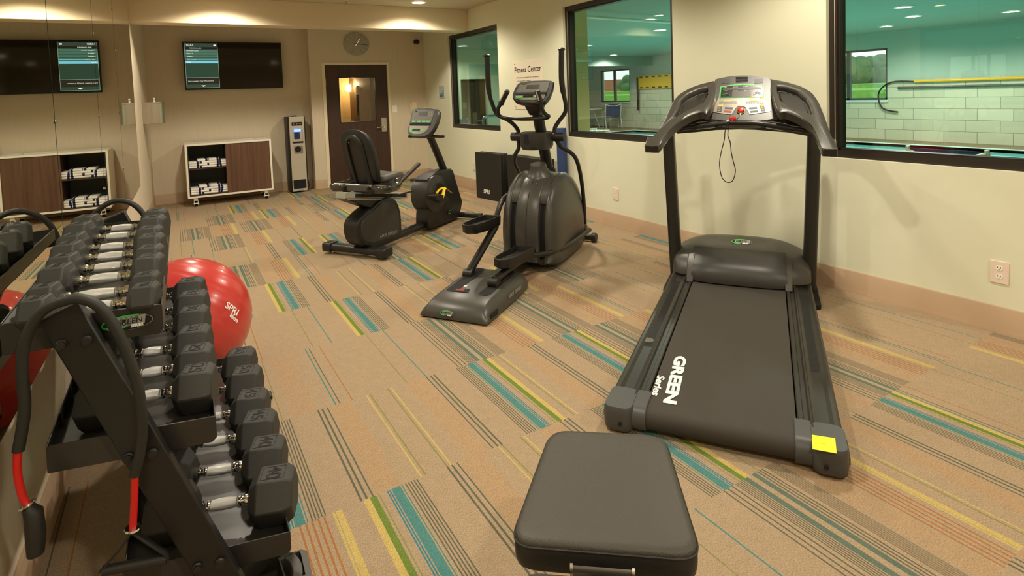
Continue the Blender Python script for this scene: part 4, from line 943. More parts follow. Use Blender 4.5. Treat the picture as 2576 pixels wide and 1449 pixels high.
def wing(out, hol, nm):
    o2 = resample([wp(*p) for p in out], 64); h2 = resample([wp(*p) for p in hol], 64)
    # rotate the hole's start to face the outer start, same direction round
    best = None
    for rev in (0, 1):
        hh = list(reversed(h2)) if rev else h2
        for k in range(0, 64, 2):
            r = hh[k:]+hh[:k]; d_ = sum((a-c).length for a, c in zip(o2, r))
            if best is None or d_ < best[0]: best = (d_, r)
    h2 = best[1]
    th = .055; dn = -nv*th
    b = MB(K['char']); cin = sum(o2, V())/64
    o_in = [p+(h-p)*.16+nv*.008 for p, h in zip(o2, h2)]; h_out = [h+(p-h)*.14+nv*.006 for p, h in zip(o2, h2)]
    rings = [o2, o_in, h_out, h2, [p+dn*.7 for p in h2]]
    b.loft(rings, True, (False, False)); b.loft([[p+dn for p in o2], [p+dn*.35 for p in o2], o2], True, (False, False)); b.loft([[p+dn*.7 for p in h2], [p+dn for p in o2]], True, (False, False))
    w_ = build('console_arm', b, t, angle=60)
    c = MB(K['char2']); c.poly([p+dn*.72 for p in h2]); hc = sum(h2, V())/64
    ml = [hc+(p-hc)*.86+dn*.72 for p in h2]; c.loft([[p+nv*.001 for p in ml], [hc+(p-hc)*.78+dn*.50 for p in h2]], True, (False, True))
    build('cup_tray', c, w_, angle=50)
    return w_
wing(Louter, Lhole, 'l'); wing(Router, Rhole, 'r')
# arm ends: square tube ends that reach back to the user
for a_, e_ in ((((1621, 366), (1658, 367)), ((1624, 383), (1662, 384))), (((2068, 374), (2108, 375)), ((2064, 396), (2106, 392)))):
    tl, tr = wp(*a_[0]), wp(*a_[1]); b = MB(K['char']); dn = V((0, .012, -.048)); fw = V((0, .10, .05))
    q0 = [tl, tr, tr+dn, tl+dn]; b.loft([q0, [p+fw for p in q0]]); ae = build('arm_end', b, t, bevel=.006)
    c_ = sum(q0, V())/4; b = MB(K['blk']); b.poly([c_+(p-c_)*.82+V((0, -.0015, 0)) for p in q0]); build('end_cap', b, ae)
# centre housing and panel on a steeper plane
CPp = (0, 1.80, 1.26); cn = V((0, -.30, .20)).normalized(); cn = V((0, -.62, .42)).normalized()
cpt = lambda u, v, o=0: TMF.pl(u, v, V(CPp)+cn*o, cn)
body = [(1797, 206), (1799, 198), (1812, 195), (1830, 191.5), (1850, 189), (1870, 188), (1890, 188.5), (1910, 190), (1928, 192.5), (1938, 196), (1941, 205), (1943, 225), (1946, 245), (1953, 266), (1961, 280), (1963, 290), (1955, 298), (1930, 303), (1895, 306), (1860, 307), (1825, 305), (1790, 301), (1774, 297), (1770, 290), (1773, 281), (1782, 263), (1790, 242), (1795, 222)]
o2 = [cpt(*p) for p in body]; cb = sum(o2, V())/len(o2)
b = MB(K['char']); b.loft([[cb+(p-cb)*.86-cn*.14 for p in o2], [p-cn*.09 for p in o2], [p-cn*.012 for p in o2], [cb+(p-cb)*.975 for p in o2]], True, (True, True)); cons = build('console', b, t, angle=40)
pan = [(1812, 218), (1840, 213.5), (1868, 211.5), (1895, 213), (1920, 216), (1923, 246), (1929, 262), (1940, 280), (1912, 284.5), (1886, 288.5), (1876, 271), (1870, 267), (1858, 267), (1852, 271), (1840, 288.5), (1815, 285.5), (1787, 281), (1799, 263), (1808, 246)]
b = MB(K['silver']); b.prism([cpt(*p, .002) for p in pan], cn*.002); build('keypad', b, cons)
K['scr2'] = mat('dark_display', (28, 26, 20), .25); K['lcd'] = mat('display_matrix', (52, 42, 30), .4)
b = MB(K['green']); scr = [(1812, 218.5), (1840, 213.5), (1868, 211.8), (1895, 213), (1920, 216.2), (1922.5, 245), (1866, 246), (1809, 246.8)]; b.prism([cpt(*p, .0045) for p in scr], cn*.001)
sc_ = [(1815, 220), (1841, 215.6), (1868, 214), (1894, 215), (1918, 217.8), (1920, 244), (1866, 244.8), (1812.5, 245.4)]; b.mat(K['scr2']).prism([cpt(*p, .006) for p in sc_], cn*.001)
b.mat(K['lcd']).prism([cpt(*p, .0075) for p in ((1842, 230), (1889, 229.3), (1890, 243.5), (1841, 244))], cn*.0006); b.prism([cpt(*p, .0075) for p in ((1819, 222.5), (1914, 219.5), (1914.5, 224.5), (1818, 227))], cn*.0006)
sx_, sz_ = (cpt(1880, 240)-cpt(1840, 241)).normalized(), (cpt(1866, 215)-cpt(1866, 245)).normalized()
def ct(s_, u, v, size, m_, o=.0085): b.mat(m_).text(s_, axes(cpt(u, v, o), sx_, sz_), size, .0002)
for s_, u, v in (('TIME', 1825, 219.6), ('DISTANCE', 1850, 218.8), ('CALORIES', 1875, 218.3), ('PACE', 1903, 218.2), ('SPEED', 1826, 229), ('INCLINE', 1850, 228.4), ('METS', 1875, 227.8), ('PULSE', 1904, 227.5)): ct(s_, u, v, .0075, K['wht'])
for r_ in (8.5, 5.5):
    ar = [cpt(1905+r_*1.25*math.cos(a), 240-r_*math.sin(a), .0085) for a in [math.radians(x) for x in range(0, 181, 15)]]; b.mat(K['grey']).tube(ar, .0012, 5)
badge(b, axes(cpt(1827, 238.2, .0085), sx_, sz_), .047, .0155, False); b.mat(K['green'])
build('display', b, cons)
b = MB(K['dark'])
for (u0, u1) in ((1809, 1853), (1876, 1922)):
    b.mat(K['grey']).ring_prism([cpt(*p, .005) for p in ((u0, 255.7), (u1, 255.2), (u1, 261.2), (u0, 261.7))], [cpt(*p, .005) for p in ((u0+1, 256.6), (u1-1, 256.1), (u1-1, 260.3), (u0+1, 260.8))], cn*.0006)
    for i in range(8): x = u0+3+i*(u1-u0-6)/7; b.prism([cpt(x-1, 257.5, .005), cpt(x+1, 257.5, .005), cpt(x+1, 259.8, .005), cpt(x-1, 259.8, .005)], cn*.0006)
b.mat(K['yellow'])
for u0, u1, v in ((1822, 1841, 254.2), (1886, 1907, 253.2), (1807, 1819, 265.5), (1910, 1922, 264), (1884, 1894, 247.5), (1911, 1921, 247.3)):
    b.prism([cpt(u0, v-1.6, .005), cpt(u1, v-1.9, .005), cpt(u1, v+1.2, .005), cpt(u0, v+1.5, .005)], cn*.0006)
for c4, m_ in ((((1805, 269), (1817, 268.5), (1815, 281), (1803.5, 281)), K['slate']), (((1911, 267), (1922, 266.5), (1926, 279.5), (1915, 280)), K['slate']), (((1824, 269.5), (1844, 270.5), (1843, 275), (1823, 274)), K['slate']), (((1821.5, 277.5), (1841, 279), (1840, 283.5), (1820, 282)), mat('red_key', (150, 60, 50), .5)), (((1884, 270.8), (1904, 269), (1905.5, 273.5), (1885, 275)), K['slate']), (((1886.5, 279.5), (1906, 277.5), (1907.5, 282), (1888, 283.5)), mat('green_dark_key', (52, 92, 58), .5))):
    b.mat(m_).prism([cpt(*p, .004) for p in c4], cn*.002)
b.mat(K['yellow'])
for (u, v) in ((1810, 272), (1808.5, 277.5), (1916, 270), (1919.5, 275.5)): b.lathe([(.005, 0), (.004, .001)], cpt(u, v, .006), cn, 10)
b.mat(mat('start_pad_cream', (240, 232, 206), .45)).lathe([(.022, 0), (.021, .0012)], cpt(1864, 258.5, .004), cn, 24)
build('keys', b, cons)
b = MB(K['yellow']); c0 = cpt(1864, 278, .004); b.lathe([(.026, 0), (.025, .004), (.020, .005)], c0, cn, 28); b.mat(K['red']).lathe([(.021, .004), (.022, .012), (.019, .017), (.008, .020)], c0, cn, 28); so = build('stop_button', b, cons); so['label'] = 'red stop button'
b = MB(K['dark'])
for i in range(5): b.prism([cpt(*p, .001) for p in ((1851, 194+i*2.9), (1881, 193.5+i*2.9), (1881, 195.3+i*2.9), (1851, 195.8+i*2.9))], cn*.001)
build('fan_vent', b, cons)
b = MB(K['char2'])
for u0 in (1815, 1898): b.prism([cpt(*p, .001) for p in ((u0, 199), (u0+21, 198), (u0+21, 208.5), (u0, 209.5))], cn*.001)
build('speaker_grille', b, cons)
# lower shell between arms and hand bar
b = MB(K['blk']); lo = [cpt(u, v, -.03) for u, v in ((1697, 320), (1737, 292), (1776, 288), (1850, 297), (1960, 284), (2005, 296), (2046, 326), (1980, 315), (1900, 309), (1860, 308), (1800, 310), (1745, 316))]
b.prism(lo, -cn*.10); build('lower_shell', b, t, bevel=.006)
hb_ = [(1692, 327), (1720, 322), (1745, 318.5), (1775, 315), (1808, 311.5), (1840, 309.5), (1865, 309), (1890, 309.5), (1920, 312), (1950, 317), (1980, 321.5), (2010, 325.5), (2044, 331)]
hp_ = smoothpath([TMF.f(u, v, 1.70) for u, v in hb_], 3); b = MB(K['tube']); b.tube(hp_, .0175, 12); hbo = build('hand_bar', b, t)
for (u0, v0), (u1, v1) in (((1746, 318), (1806, 311.5)), ((1920, 312), (1984, 322))):
    a_, c_ = TMF.f(u0, v0, 1.70), TMF.f(u1, v1, 1.70); b = MB(K['blk']); b.cyl(a_, c_, .0225, 14); d_ = (c_-a_); b.mat(K['chrome'])
    for off in (V((0, -.006, .022)), V((0, -.012, -.0195))): b.tube([a_+d_*.12+off, a_+d_*.88+off], .008, 8, flat=(.5, 1.2))
    build('pulse_grip', b, hbo)
# safety key: red clip, white cord end, looped black cord
K['cord'] = mat('black_cord', (20, 20, 18), .6)
sk = MB(K['cord']); fz = 1.66
ip = lambda u, v, f=fz: TMF.f(u, v, f)
sk.tube(smoothpath([ip(1861, 290, 1.70), ip(1857, 297, 1.69), ip(1850, 303, 1.685)], 4), .0022, 6)
sk.tube(smoothpath([ip(1831, 305), ip(1824, 330), ip(1822, 352), ip(1814, 384), ip(1810, 412), ip(1814, 440), ip(1822, 454), ip(1833, 459), ip(1844, 453), ip(1850, 430), ip(1845, 407), ip(1840, 385), ip(1837, 358), ip(1831, 340), ip(1834, 306)], 5), .0030, 6)
so = build('safety_cord', sk, t)
b = MB(K['red']); c_ = ip(1843, 298.5, 1.665)
for dx in (-.012, .012): b.ball(c_+V((dx, 0, 0)), (.010, .012, .017), 12, 8)
b.box(c_.x-.008, c_.x+.008, c_.y-.008, c_.y+.008, c_.z-.005, c_.z+.005); o = build('safety_clip', b, t); o['label'] = 'red safety clip'
b = MB(K['wht']); b.cyl(ip(1834, 302), ip(1828, 305.5), .0045, 8); b.cyl(ip(1864, 284, 1.69), ip(1862, 290, 1.69), .0045, 8); build('cord_end', b, so)
# ================================================================== ELLIPTICAL TRAINER
EF = Frame((1.771, 3.33), (.822, .5695))
t = thing('elliptical_trainer', 'charcoal elliptical trainer with long swing handles by the far window', 'elliptical trainer', tuple(EF.C), EF.rz)
# rear base pod, dark slabs on top painting the shade of two channels
def podsec(f, wb, wt, z1, z0=.012):
    return [(-wb, f, z0), (-wb*.985, f, z0+(z1-z0)*.45), (-wt, f, z1-.008), (-wt+.02, f, z1), (wt-.02, f, z1), (wt, f, z1-.008), (wb*.985, f, z0+(z1-z0)*.45), (wb, f, z0)]
b = MB(K['char']); S_ = [(0.0, .25, .235, .02), (.02, .252, .225, .055), (.045, .252, .215, .082), (.10, .252, .208, .106), (.18, .25, .205, .118), (.45, .247, .205, .132), (.70, .235, .195, .128), (.76, .22, .18, .09), (.775, .21, .17, .03)]
b.loft([podsec(f, wb, wt, z) for f, wb, wt, z in S_]); pod = build('rear_base', b, t, angle=45)
for sx, f0, f1 in ((-1, .20, .66), (1, .20, .66)):
    b = MB(K['dark']); cxx = sx*.125
    zt = lambda f: .118+(f-.18)*.052
    b.loft([[(x, f_, zt(f_)+o) for x, f_ in rrect(cxx, (f0+f1)/2, .085, f1-f0, .03)] for o in (.0005, .002)]); build('channel', b, pod)  # thin dark slab laid on the pod for the shade inside a channel
c = lambda u, v, z=.120: EF.z(u, v, z)
b = MB(K['dark']); b.prism([c(1157, 715), c(1193, 716), c(1177, 737), c(1134, 732)], (0, 0, .003)); b.mat(mat('warning_red_label', (120, 30, 26), .5)).prism([V(c(1152, 723))+V((0, 0, .0032)), V(c(1172, 725))+V((0, 0, .0032)), V(c(1167, 733))+V((0, 0, .0032)), V(c(1146, 731))+V((0, 0, .0032))], (0, 0, .0006)); build('warning_label', b, pod)
b = MB(K['wht']); b.lathe([(.024, .0), (.024, .0015)], V(c(1170, 719.5))+V((0, 0, .004)), (0, 0, 1), 20); build('round_sticker', b, pod)
fz = EF.f(1125, 780, .012); hb = MB(); badge(hb, axes((fz.x, .007, .047), (1, 0, 0), (0, .42, .85)), .098, .040); build('badge', hb, pod)
b = MB(K['grey']); p0, p1 = EF.s(1276, 752, .253), EF.s(1314, 718, .253); xa = (p1-p0).normalized(); b.text('6000 SERIES', axes((p0+p1)/2+V((.001, 0, 0)), (0, 1, 0), (0, 0, 1)), .036, .0003, 'CENTER', .2, 0, (p1-p0).length/.225); build('series_lettering', b, pod)
b = MB(K['dark']); b.prism([(.2525, f, z) for f, z in rrect(.11, .045, .11, .036, .012)], (.003, 0, 0)); build('carry_grip', b, pod)
# spine beam under the shroud
b = MB(K['blk']); b.loft([[(x, f, z) for x, z in rrect(0, zc, w_, .07, .02)] for f, zc, w_ in ((.68, .07, .16), (1.25, .06, .14))]); build('frame_beam', b, t)
# front foot bar
b = MB(K['blk2']); b.cyl((-.34, 2.12, .035), (.30, 2.16, .045), .030, 14); ff = build('front_stabiliser', b, t)
for sx in (-.36, .335): b = MB(K['blk']); b.lathe([(.03, 0), (.042, .006), (.046, .02), (.046, .045), (.040, .052)], (sx-.026, 2.14, .046), (1, 0, 0), 18); build('transport_wheel', b, ff)
# shroud: black core with wheel slots, charcoal centre cover, charcoal side shells
prof = [(1.17, .05), (1.14, .18), (1.135, .32), (1.16, .47), (1.22, .60), (1.32, .70), (1.44, .755), (1.58, .765), (1.75, .71), (1.89, .60), (1.99, .46), (2.04, .30), (2.03, .16), (1.97, .05)]
pc = lambda k, ox=0: [(1.60+(f-1.60)*k, .06+(z-.06)*k) for f, z in prof]
SO = .055                                                # shroud is centred a little right of the pod
b = MB(K['dark']); b.prism([(SO-.20, f, z) for f, z in pc(.93)], (.40, 0, 0)); build('flywheel_core', b, t, angle=20)
b = MB(K['char']); N_ = 14
rings = []
for i, (x, k) in enumerate([(-.105, .93), (-.10, .985), (-.085, 1.0), (0, 1.012), (.085, 1.0), (.10, .985), (.105, .93)]): rings.append([(SO+x, f, z) for f, z in pc(k)])
b.loft([[V(p) for p in smoothpath(r, 3, True)] for r in rings]); cc_ = build('centre_cover', b, t, angle=50)
b = MB(K['dark']); b.tube([(SO, f-.004, z) for f, z in [(1.60+(f-1.60)*1.012, .06+(z-.06)*1.012) for f, z in prof[:7]]], .0022, 5); build('cover_seam', b, cc_)
b = MB(K['chrome'])
for s_, z in ((-.018, .47), (.018, .47), (-.04, .70), (.04, .70)):
    f = 1.155 if z < .6 else 1.305; b.ball((SO+s_, f, z), .0045, 8, 6)
build('screw', b, cc_)
for sx in (-1, 1):
    b = MB(K['char']); rings = [[(SO+sx*x, f, z) for f, z in pc(k)] for x, k in ((.158, .93), (.160, .985), (.172, 1.0), (.20, .985), (.228, .93), (.246, .80), (.250, .55))]
    rings = [[V(p) for p in smoothpath(r, 3, True)] for r in rings]
    b.loft(rings if sx > 0 else [list(reversed(r)) for r in rings]); sh = build('side_shell', b, t, angle=60)
    # bridge over the top joining shell and centre cover
    b = MB(K['char']); b.loft([[(SO+sx*x, f, z) for f, z in [(1.60+(f-1.60)*k, .06+(z-.06)*k) for f, z in prof[4:10]]]+[(SO+sx*x, f, z-.05) for f, z in reversed([(1.60+(f-1.60)*k, .06+(z-.06)*k) for f, z in prof[4:10]])] for x, k in ((.10, .99), (.16, .992))]); build('shell_bridge', b, sh, angle=50)
    # slot's lower frame
    b = MB(K['char']); b.loft([[(SO+sx*x, f, z) for f, z in ((1.155, .05), (1.15, .09), (1.3, .09), (1.3, .05))] for x in (.10, .16)]); build('shell_foot', b, sh)
# mast collar and mast
b = MB(K['char']); b.lathe([(.14, .70), (.135, .74), (.10, .78), (.075, .82), (.07, .86)], (SO, 1.60, 0), (0, -.18, 1), 24); build('mast_collar', b, t)
m0, m1 = V((.04, 1.72, .78)), V((.01, 1.545, 1.40))
b = MB(K['tube']); b.tube([m0, m0.lerp(m1, .5), m1], .050, 18); build('mast', b, t)
# cross hub, cup holder
fh = 1.555; hl, hr = EF.f(1290, 341, fh), EF.f(1417, 341, fh)
b = MB(K['blk']); b.cyl((hl.x-.01, fh, hl.z-.01), (hr.x+.01, fh, hr.z-.01), .040, 20); 
hub = build('pivot_hub', b, t, bevel=.004)
b = MB(K['char2']); cu = [(x, y) for x, y in smoothpath([(-.135, .06, 0), (-.14, -.03, 0), (-.10, -.13, 0), (0, -.17, 0), (.10, -.13, 0), (.14, -.03, 0), (.135, .06, 0), (0, .08, 0)], 4, True) for _ in (0,)] if False else [(p.x, p.y) for p in smoothpath([(-.135, .06, 0), (-.14, -.03, 0), (-.10, -.13, 0), (0, -.17, 0), (.10, -.13, 0), (.14, -.03, 0), (.135, .06, 0), (0, .08, 0)], 4, True)]
cxx = .02; cyy = fh-.03; zc = hl.z
oz = lambda k, z: [(cxx+x*k, cyy+y*k, z) for x, y in cu]
b.loft([oz(.84, zc-.115), oz(.95, zc-.085), oz(1, zc+.01), oz(1.0, zc+.032), oz(.93, zc+.034), oz(.90, zc-.02), oz(.82, zc-.03)], True, (True, True)); cup = build('cup_holder', b, t, angle=45)
b = MB(K['dark']); b.prism([(cxx-.03+x, cyy-.165, zc+z) for x, z in rrect(0, -.02, .036, .085, .015)], (0, -.006, 0)); b.cyl((cxx-.03, cyy-.09, zc-.025), (cxx-.03, cyy-.09, zc+.0345), .045, 18); build('bottle_slot', b, cup)
# swing handles
def swing(pts, r=.0185): return smoothpath(pts, 4)
L_ = lambda u, v, s_=-.27: EF.s(u, v, s_)
pl = [EF.f(1225, 142, 1.33), EF.f(1227, 185, 1.33), EF.f(1230, 230, 1.35), EF.f(1238, 260, 1.38), EF.f(1251, 288, 1.43), EF.f(1275, 300, 1.47), EF.f(1292, 313, 1.51), EF.f(1303, 328, 1.55), EF.f(1305, 345, 1.555)]
b = MB(K['tube']); pp_ = swing(pl); b.tube(pp_, [.024 if i < 9 else .0185 for i in range(len(pp_))], 12); lh = build('swing_handle', b, t); b = MB(K['blk']); b.lathe([(.024, -.004), (.031, 0), (.031, .010), (.022, .018), (.008, .024)], pp_[0], (pp_[0]-pp_[1]).normalized(), 18); build('grip_cap', b, lh)
ll = [EF.f(1304, 352, 1.555), EF.f(1305, 372, 1.58), EF.f(1296, 390, 1.62), EF.f(1294, 410, 1.66), EF.f(1303, 430, 1.74), EF.f(1318, 470, 1.92), EF.f(1322, 520, 2.02)]
b = MB(K['tube']); b.tube(swing(ll), .0185, 12); build('lower_link', b, t)
pr = [EF.f(1412.5, 126, 1.53), EF.f(1412.5, 195, 1.53), EF.f(1416.5, 230, 1.54), EF.f(1423, 262, 1.55), EF.f(1421.5, 283, 1.56), EF.f(1405, 306, 1.56), EF.f(1396, 322, 1.555), EF.f(1395, 342, 1.555)]
b = MB(K['tube']); pp_ = swing(pr); b.tube(pp_, [.024 if i < 9 else .0185 for i in range(len(pp_))], 12); rh = build('swing_handle', b, t); b = MB(K['blk']); b.lathe([(.024, -.004), (.031, 0), (.031, .010), (.022, .018), (.008, .024)], pp_[0], (pp_[0]-pp_[1]).normalized(), 18); build('grip_cap', b, rh)
rl = [EF.f(1398, 348, 1.555), EF.f(1403, 358, 1.565), EF.f(1414, 371, 1.59), EF.f(1436, 384, 1.64), EF.f(1449, 400, 1.69), EF.f(1458, 428, 1.76), EF.f(1465, 470, 1.86), EF.f(1469, 516, 1.96), EF.f(1471, 562, 2.02)]
b = MB(K['tube']); b.tube(swing(rl), .0185, 12); build('lower_link', b, t)
jt = EF.f(1470, 576, 2.02); b = MB(K['char']); b.loft([[(jt.x+x*k, jt.y+y*k, jt.z+z) for x, y in rrect(0, 0, .055, .075, .018)] for z, k in ((-.05, .85), (-.03, 1.0), (.02, 1.0), (.045, .7))]); build('link_joint', b, t)
# pedal arms and pedals
def pedal(sx, f0, f1, w_, z0, z1, cx_):
    b = MB(K['blk']); out = []
    o = [(cx_+x, f) for x, f in [(-w_/2, f1), (w_/2, f1), (w_/2, f0+.16), (w_/2*.8, f0+.05), (0, f0), (-w_/2*.8, f0+.05), (-w_/2, f0+.16)]]
    o = [(p.x, p.y) for p in resample([(x, f, 0) for x, f in o], 40)]
    zz = lambda f: z0+(z1-z0)*(f-f0)/(f1-f0); lip = lambda f: .030+.012*max(0, (f-f0)/(f1-f0))
    mid = ((f0+f1)/2)
    k_ = lambda k, dz, up: [(cx_+(x-cx_)*k, mid+(f-mid)*k, zz(f)+dz+(lip(f) if up else 0)) for x, f in o]
    b.loft([k_(.86, -.045, 0), k_(.97, -.03, 0), k_(1.0, 0, 1), k_(.93, 0, 1), k_(.90, 0, 0), k_(.88, 0, 0)]); pd = build('foot_pedal', b, t, angle=45)
    b = MB(K['char2']); 
    for i in range(11): f = f0+.12+i*(f1-f0-.2)/10; b.box(cx_-w_*.36, cx_+w_*.36, f-.006, f+.006, zz(f)-.004, zz(f)+.006)
    build('pedal_ribs', b, pd); return pd
pedal(-1, .585, 1.06, .150, .455, .425, -.205)
pedal(1, .43, .93, .150, .265, .225, .135)
for sx, a_, e_ in ((-1, EF.s(1181, 683, -.15), EF.s(1240, 580, -.16)), (1, V((.125, .385, .165)), V((.14, .98, .20)))):
    b = MB(K['tube']); d_ = (e_-a_); b.cyl(a_-d_*.02, a_+d_*1.12, .030, 16); pa_ = build('pedal_arm', b, t)
    b = MB(K['blk']); b.cyl((a_.x-.035, a_.y-.01, a_.z-.015), (a_.x+.035, a_.y-.01, a_.z-.015), .036, 18); build('roller', b, pa_)
for sx in (-1, 1):
    b = MB(K['tube']); z_ = .36 if sx < 0 else .175
    pts = [(sx*.17-.03 if sx < 0 else .16, 1.0 if sx < 0 else .86, z_+.03), (sx*.225+.03, 1.5, z_-.05 if sx < 0 else .15), (sx*.30+.03, 2.02, .12 if sx < 0 else .165)]
    if sx > 0: pts = [(.16, .86, .205), (.29, 1.28, .155), (.335, 2.0, .155)]
    else: pts = [(-.17, 1.0, .40), (-.20, 1.25, .56), (-.17, 1.5, .6)]
    b.tube(smoothpath(pts, 4), .022, 12); build('side_link', b, t)
# fixed bar with pulse grips
fq = lambda u, v, f: EF.f(u, v, f)
fb = [fq(1278, 228, 1.28), fq(1262, 258, 1.31), fq(1253, 273, 1.33), fq(1254, 287, 1.36), fq(1262, 295, 1.38), fq(1280, 297, 1.42), fq(1310, 299, 1.45), fq(1345, 298.5, 1.45), fq(1374, 296.5, 1.42), fq(1380, 292, 1.39), fq(1372, 287, 1.35), fq(1364, 275, 1.32), fq(1361, 260, 1.30), fq(1352, 228, 1.27)]
b = MB(K['tube']); b.tube(smoothpath(fb, 4), .0165, 12); bar = build('fixed_handlebar', b, t)
for (u0, v0, f0), (u1, v1, f1) in (((1276.5, 229, 1.28), (1261, 259, 1.31)), ((1351, 228, 1.27), (1360, 258, 1.30))):
    a_, c_ = fq(u0, v0, f0), fq(u1, v1, f1); b = MB(K['blk']); b.tube([a_, c_], .023, 14); d_ = c_-a_; pg = build('pulse_grip', b, bar, bevel=.004)
    b = MB(K['chrome']); off = V((-.004, -.0215, .004)); b.tube([a_+d_*.12+off, a_+d_*.88+off], .011, 8, flat=(.5, 1)); build('sensor_plate', b, pg)
    b = MB(K['blk']); b.cyl(c_-d_*.04, c_+d_*.06, .0265, 14); build('collar', b, pg)
# console, tilted toward the user
Cn = V((.10, -.72, .62)).normalized(); Cp = (0.02, 1.42, 1.47)
cq = lambda u, v, o=0: EF.pl(u, v, V(Cp)+Cn*o, Cn)
cont = [(1303, 209), (1312, 205), (1340, 202), (1372, 201), (1388, 202), (1394, 206), (1391, 222), (1383, 242), (1372, 256), (1340, 259), (1312, 258), (1296, 254), (1289, 246), (1289, 235), (1295, 220)]
o2 = [cq(*p) for p in cont]; cb = sum(o2, V())/len(o2)
b = MB(K['char2']); b.loft([[cb+(p-cb)*.60-Cn*.10 for p in o2], [cb+(p-cb)*.96-Cn*.05 for p in o2], [p-Cn*.012 for p in o2], [cb+(p-cb)*.955 for p in o2]]); con = build('console', b, t, angle=40)
b = MB(K['scr2']); pf = [(1308, 213), (1340, 208), (1383, 207), (1376, 231), (1340, 232), (1298, 233)]; K['facia'] = mat('facia_grey', (96, 94, 84), .45)
b.mat(K['facia']).prism([cq(*p, .001) for p in pf], Cn*.0015); b.mat(K['lcd']).prism([cq(*p, .003) for p in ((1326, 214), (1358, 212.5), (1356, 222), (1323, 223))], Cn*.0005)
b.mat(K['dark']).prism([cq(*p, .001) for p in ((1295, 233.5), (1376, 231.5), (1374, 236.5), (1295, 238.5))], Cn*.004)
b.mat(K['silver']).prism([cq(*p, .001) for p in ((1296, 240), (1372, 237), (1368, 249), (1340, 252), (1310, 252), (1297, 248))], Cn*.001)
b.mat(K['greend'])
for p in (((1298, 242), (1312, 241.5), (1312, 246), (1298, 246)), ((1345, 240), (1360, 239.5), (1359, 244), (1344, 244.5)), ((1314, 248), (1338, 247.5), (1337, 250), (1314, 250.5))): b.prism([cq(*q_, .0025) for q_ in p], Cn*.0008)
b.mat(K['scr2']).prism([cq(*p, .0025) for p in ((1316, 240.5), (1341, 239.5), (1341, 244.5), (1316, 245.5))], Cn*.0008)
b.mat(K['wht']); sxv, szv = (cq(1360, 215)-cq(1320, 216.5)).normalized(), (cq(1338, 208)-cq(1336, 232)).normalized()
badge(b, axes(cq(1318, 210.5, .003), sxv, szv), .040, .014, False)
b.mat(K['grey'])
for u in (1312, 1330, 1348, 1364): b.text('TIME' if u < 1320 else 'RPM' if u < 1340 else 'CAL' if u < 1360 else 'KM', axes(cq(u, 227, .003), sxv, szv), .011, .0002)
build('keypad', b, con)
b = MB(K['blk']); b.loft([[p+V((x, y, 0)) for x, y in rrect(0, 0, w_, w_*.8, .03)] for p, w_ in ((m1+V((0, .0, -.13)), .10), (m1+V((0, -.01, -.05)), .16), (m1+V((0, -.01, .03)), .17))]); build('console_neck', b, t)
# ================================================================== RECUMBENT BIKE
BF = Frame((1.69, 5.2), (.837, .547))
t = thing('recumbent_bike', 'black recumbent exercise bike with tall seat back in front of the door', 'exercise bike', tuple(BF.C), BF.rz)
B = BF
# rear foot
l, r = B.f(822, 622, .05), B.f(978, 640, .05); xl, xr = l.x, r.x
b = MB(K['blk2']); b.loft([[(x, .05+y, .065+z) for y, z in rrect(0, 0, .11, .065, .028, 4)] for x in (xl+.06, xr-.06)]); foot = build('rear_stabiliser', b, t)
for x0, x1 in ((xl, xl+.10), (xr-.10, xr)):
    b = MB(K['blk']); b.prism([(x0, .05+y, .067+z) for y, z in rrect(0, 0, .130, .085, .02, 3)], (x1-x0, 0, 0)); build('end_cap', b, foot, bevel=.010)
    xm = (x0+x1)/2+(.03 if x0 < 0 else -.03); b = MB(K['steel']); b.lathe([(.022, 0), (.024, .006), (.012, .010), (.008, .032)], (xm, .05, 0), n=16); build('levelling_foot', b, foot)
bm = MB(); badge(bm, axes((-.03, .05, .0985), (1, .0, 0), (0, 1, 0)), .13, .055, False); build('badge', bm, foot)
# floor beam
b = MB(K['tube']); b.tube([(0, .05, .065), (0, 1.15, .075), (0, 1.55, .075)], .042, 14); build('floor_beam', b, t)
b = MB(K['steel']); b.lathe([(.022, 0), (.022, .006), (.008, .01), (.008, .04)], (0, .80, 0), n=14); build('levelling_foot', b, t)
# seat pedestal: tear-drop cover with inset side plates
side = [(900, 590), (899, 572), (903, 556), (912, 545), (925, 532), (940, 520), (952, 508), (968, 500), (982, 497), (995, 502), (1005, 520), (1010, 545), (1011, 570), (1010, 592), (985, 602), (950, 614), (930, 620), (915, 617), (905, 606)]
pp = [B.s(u, v, .085) for u, v in side]; o2 = [(p.y, p.z) for p in resample(smoothpath(pp, 3, True), 56)]
cf = sum(p[0] for p in o2)/56; cz = sum(p[1] for p in o2)/56
sec = lambda s_, k: [(s_, cf+(f-cf)*k, cz+(z-cz)*k) for f, z in o2]
b = MB(K['blk']); b.loft([sec(-.085, .90), sec(-.085, .96), sec(-.075, 1.0), sec(.075, 1.0), sec(.085, .96), sec(.085, .90)]); ped = build('seat_pedestal', b, t, angle=50)
for sx in (-1, 1):
    b = MB(K['char2']); rr = [sec(sx*.084, .86), sec(sx*.090, .84), sec(sx*.090, .80)]; b.loft(rr if sx > 0 else [list(reversed(q)) for q in rr]); build('side_cover', b, ped, angle=30)
p0, p1 = B.s(950, 597, .092), B.s(1003, 581, .092); b = MB(K['grey']); b.text('6000 SERIES', axes((p0+p1)/2+V((.0005, 0, 0)), p1-p0, V((0, 0, 1))), .040, .0003, 'CENTER', .2, 0, (p1-p0).length/.25); build('series_lettering', b, ped)
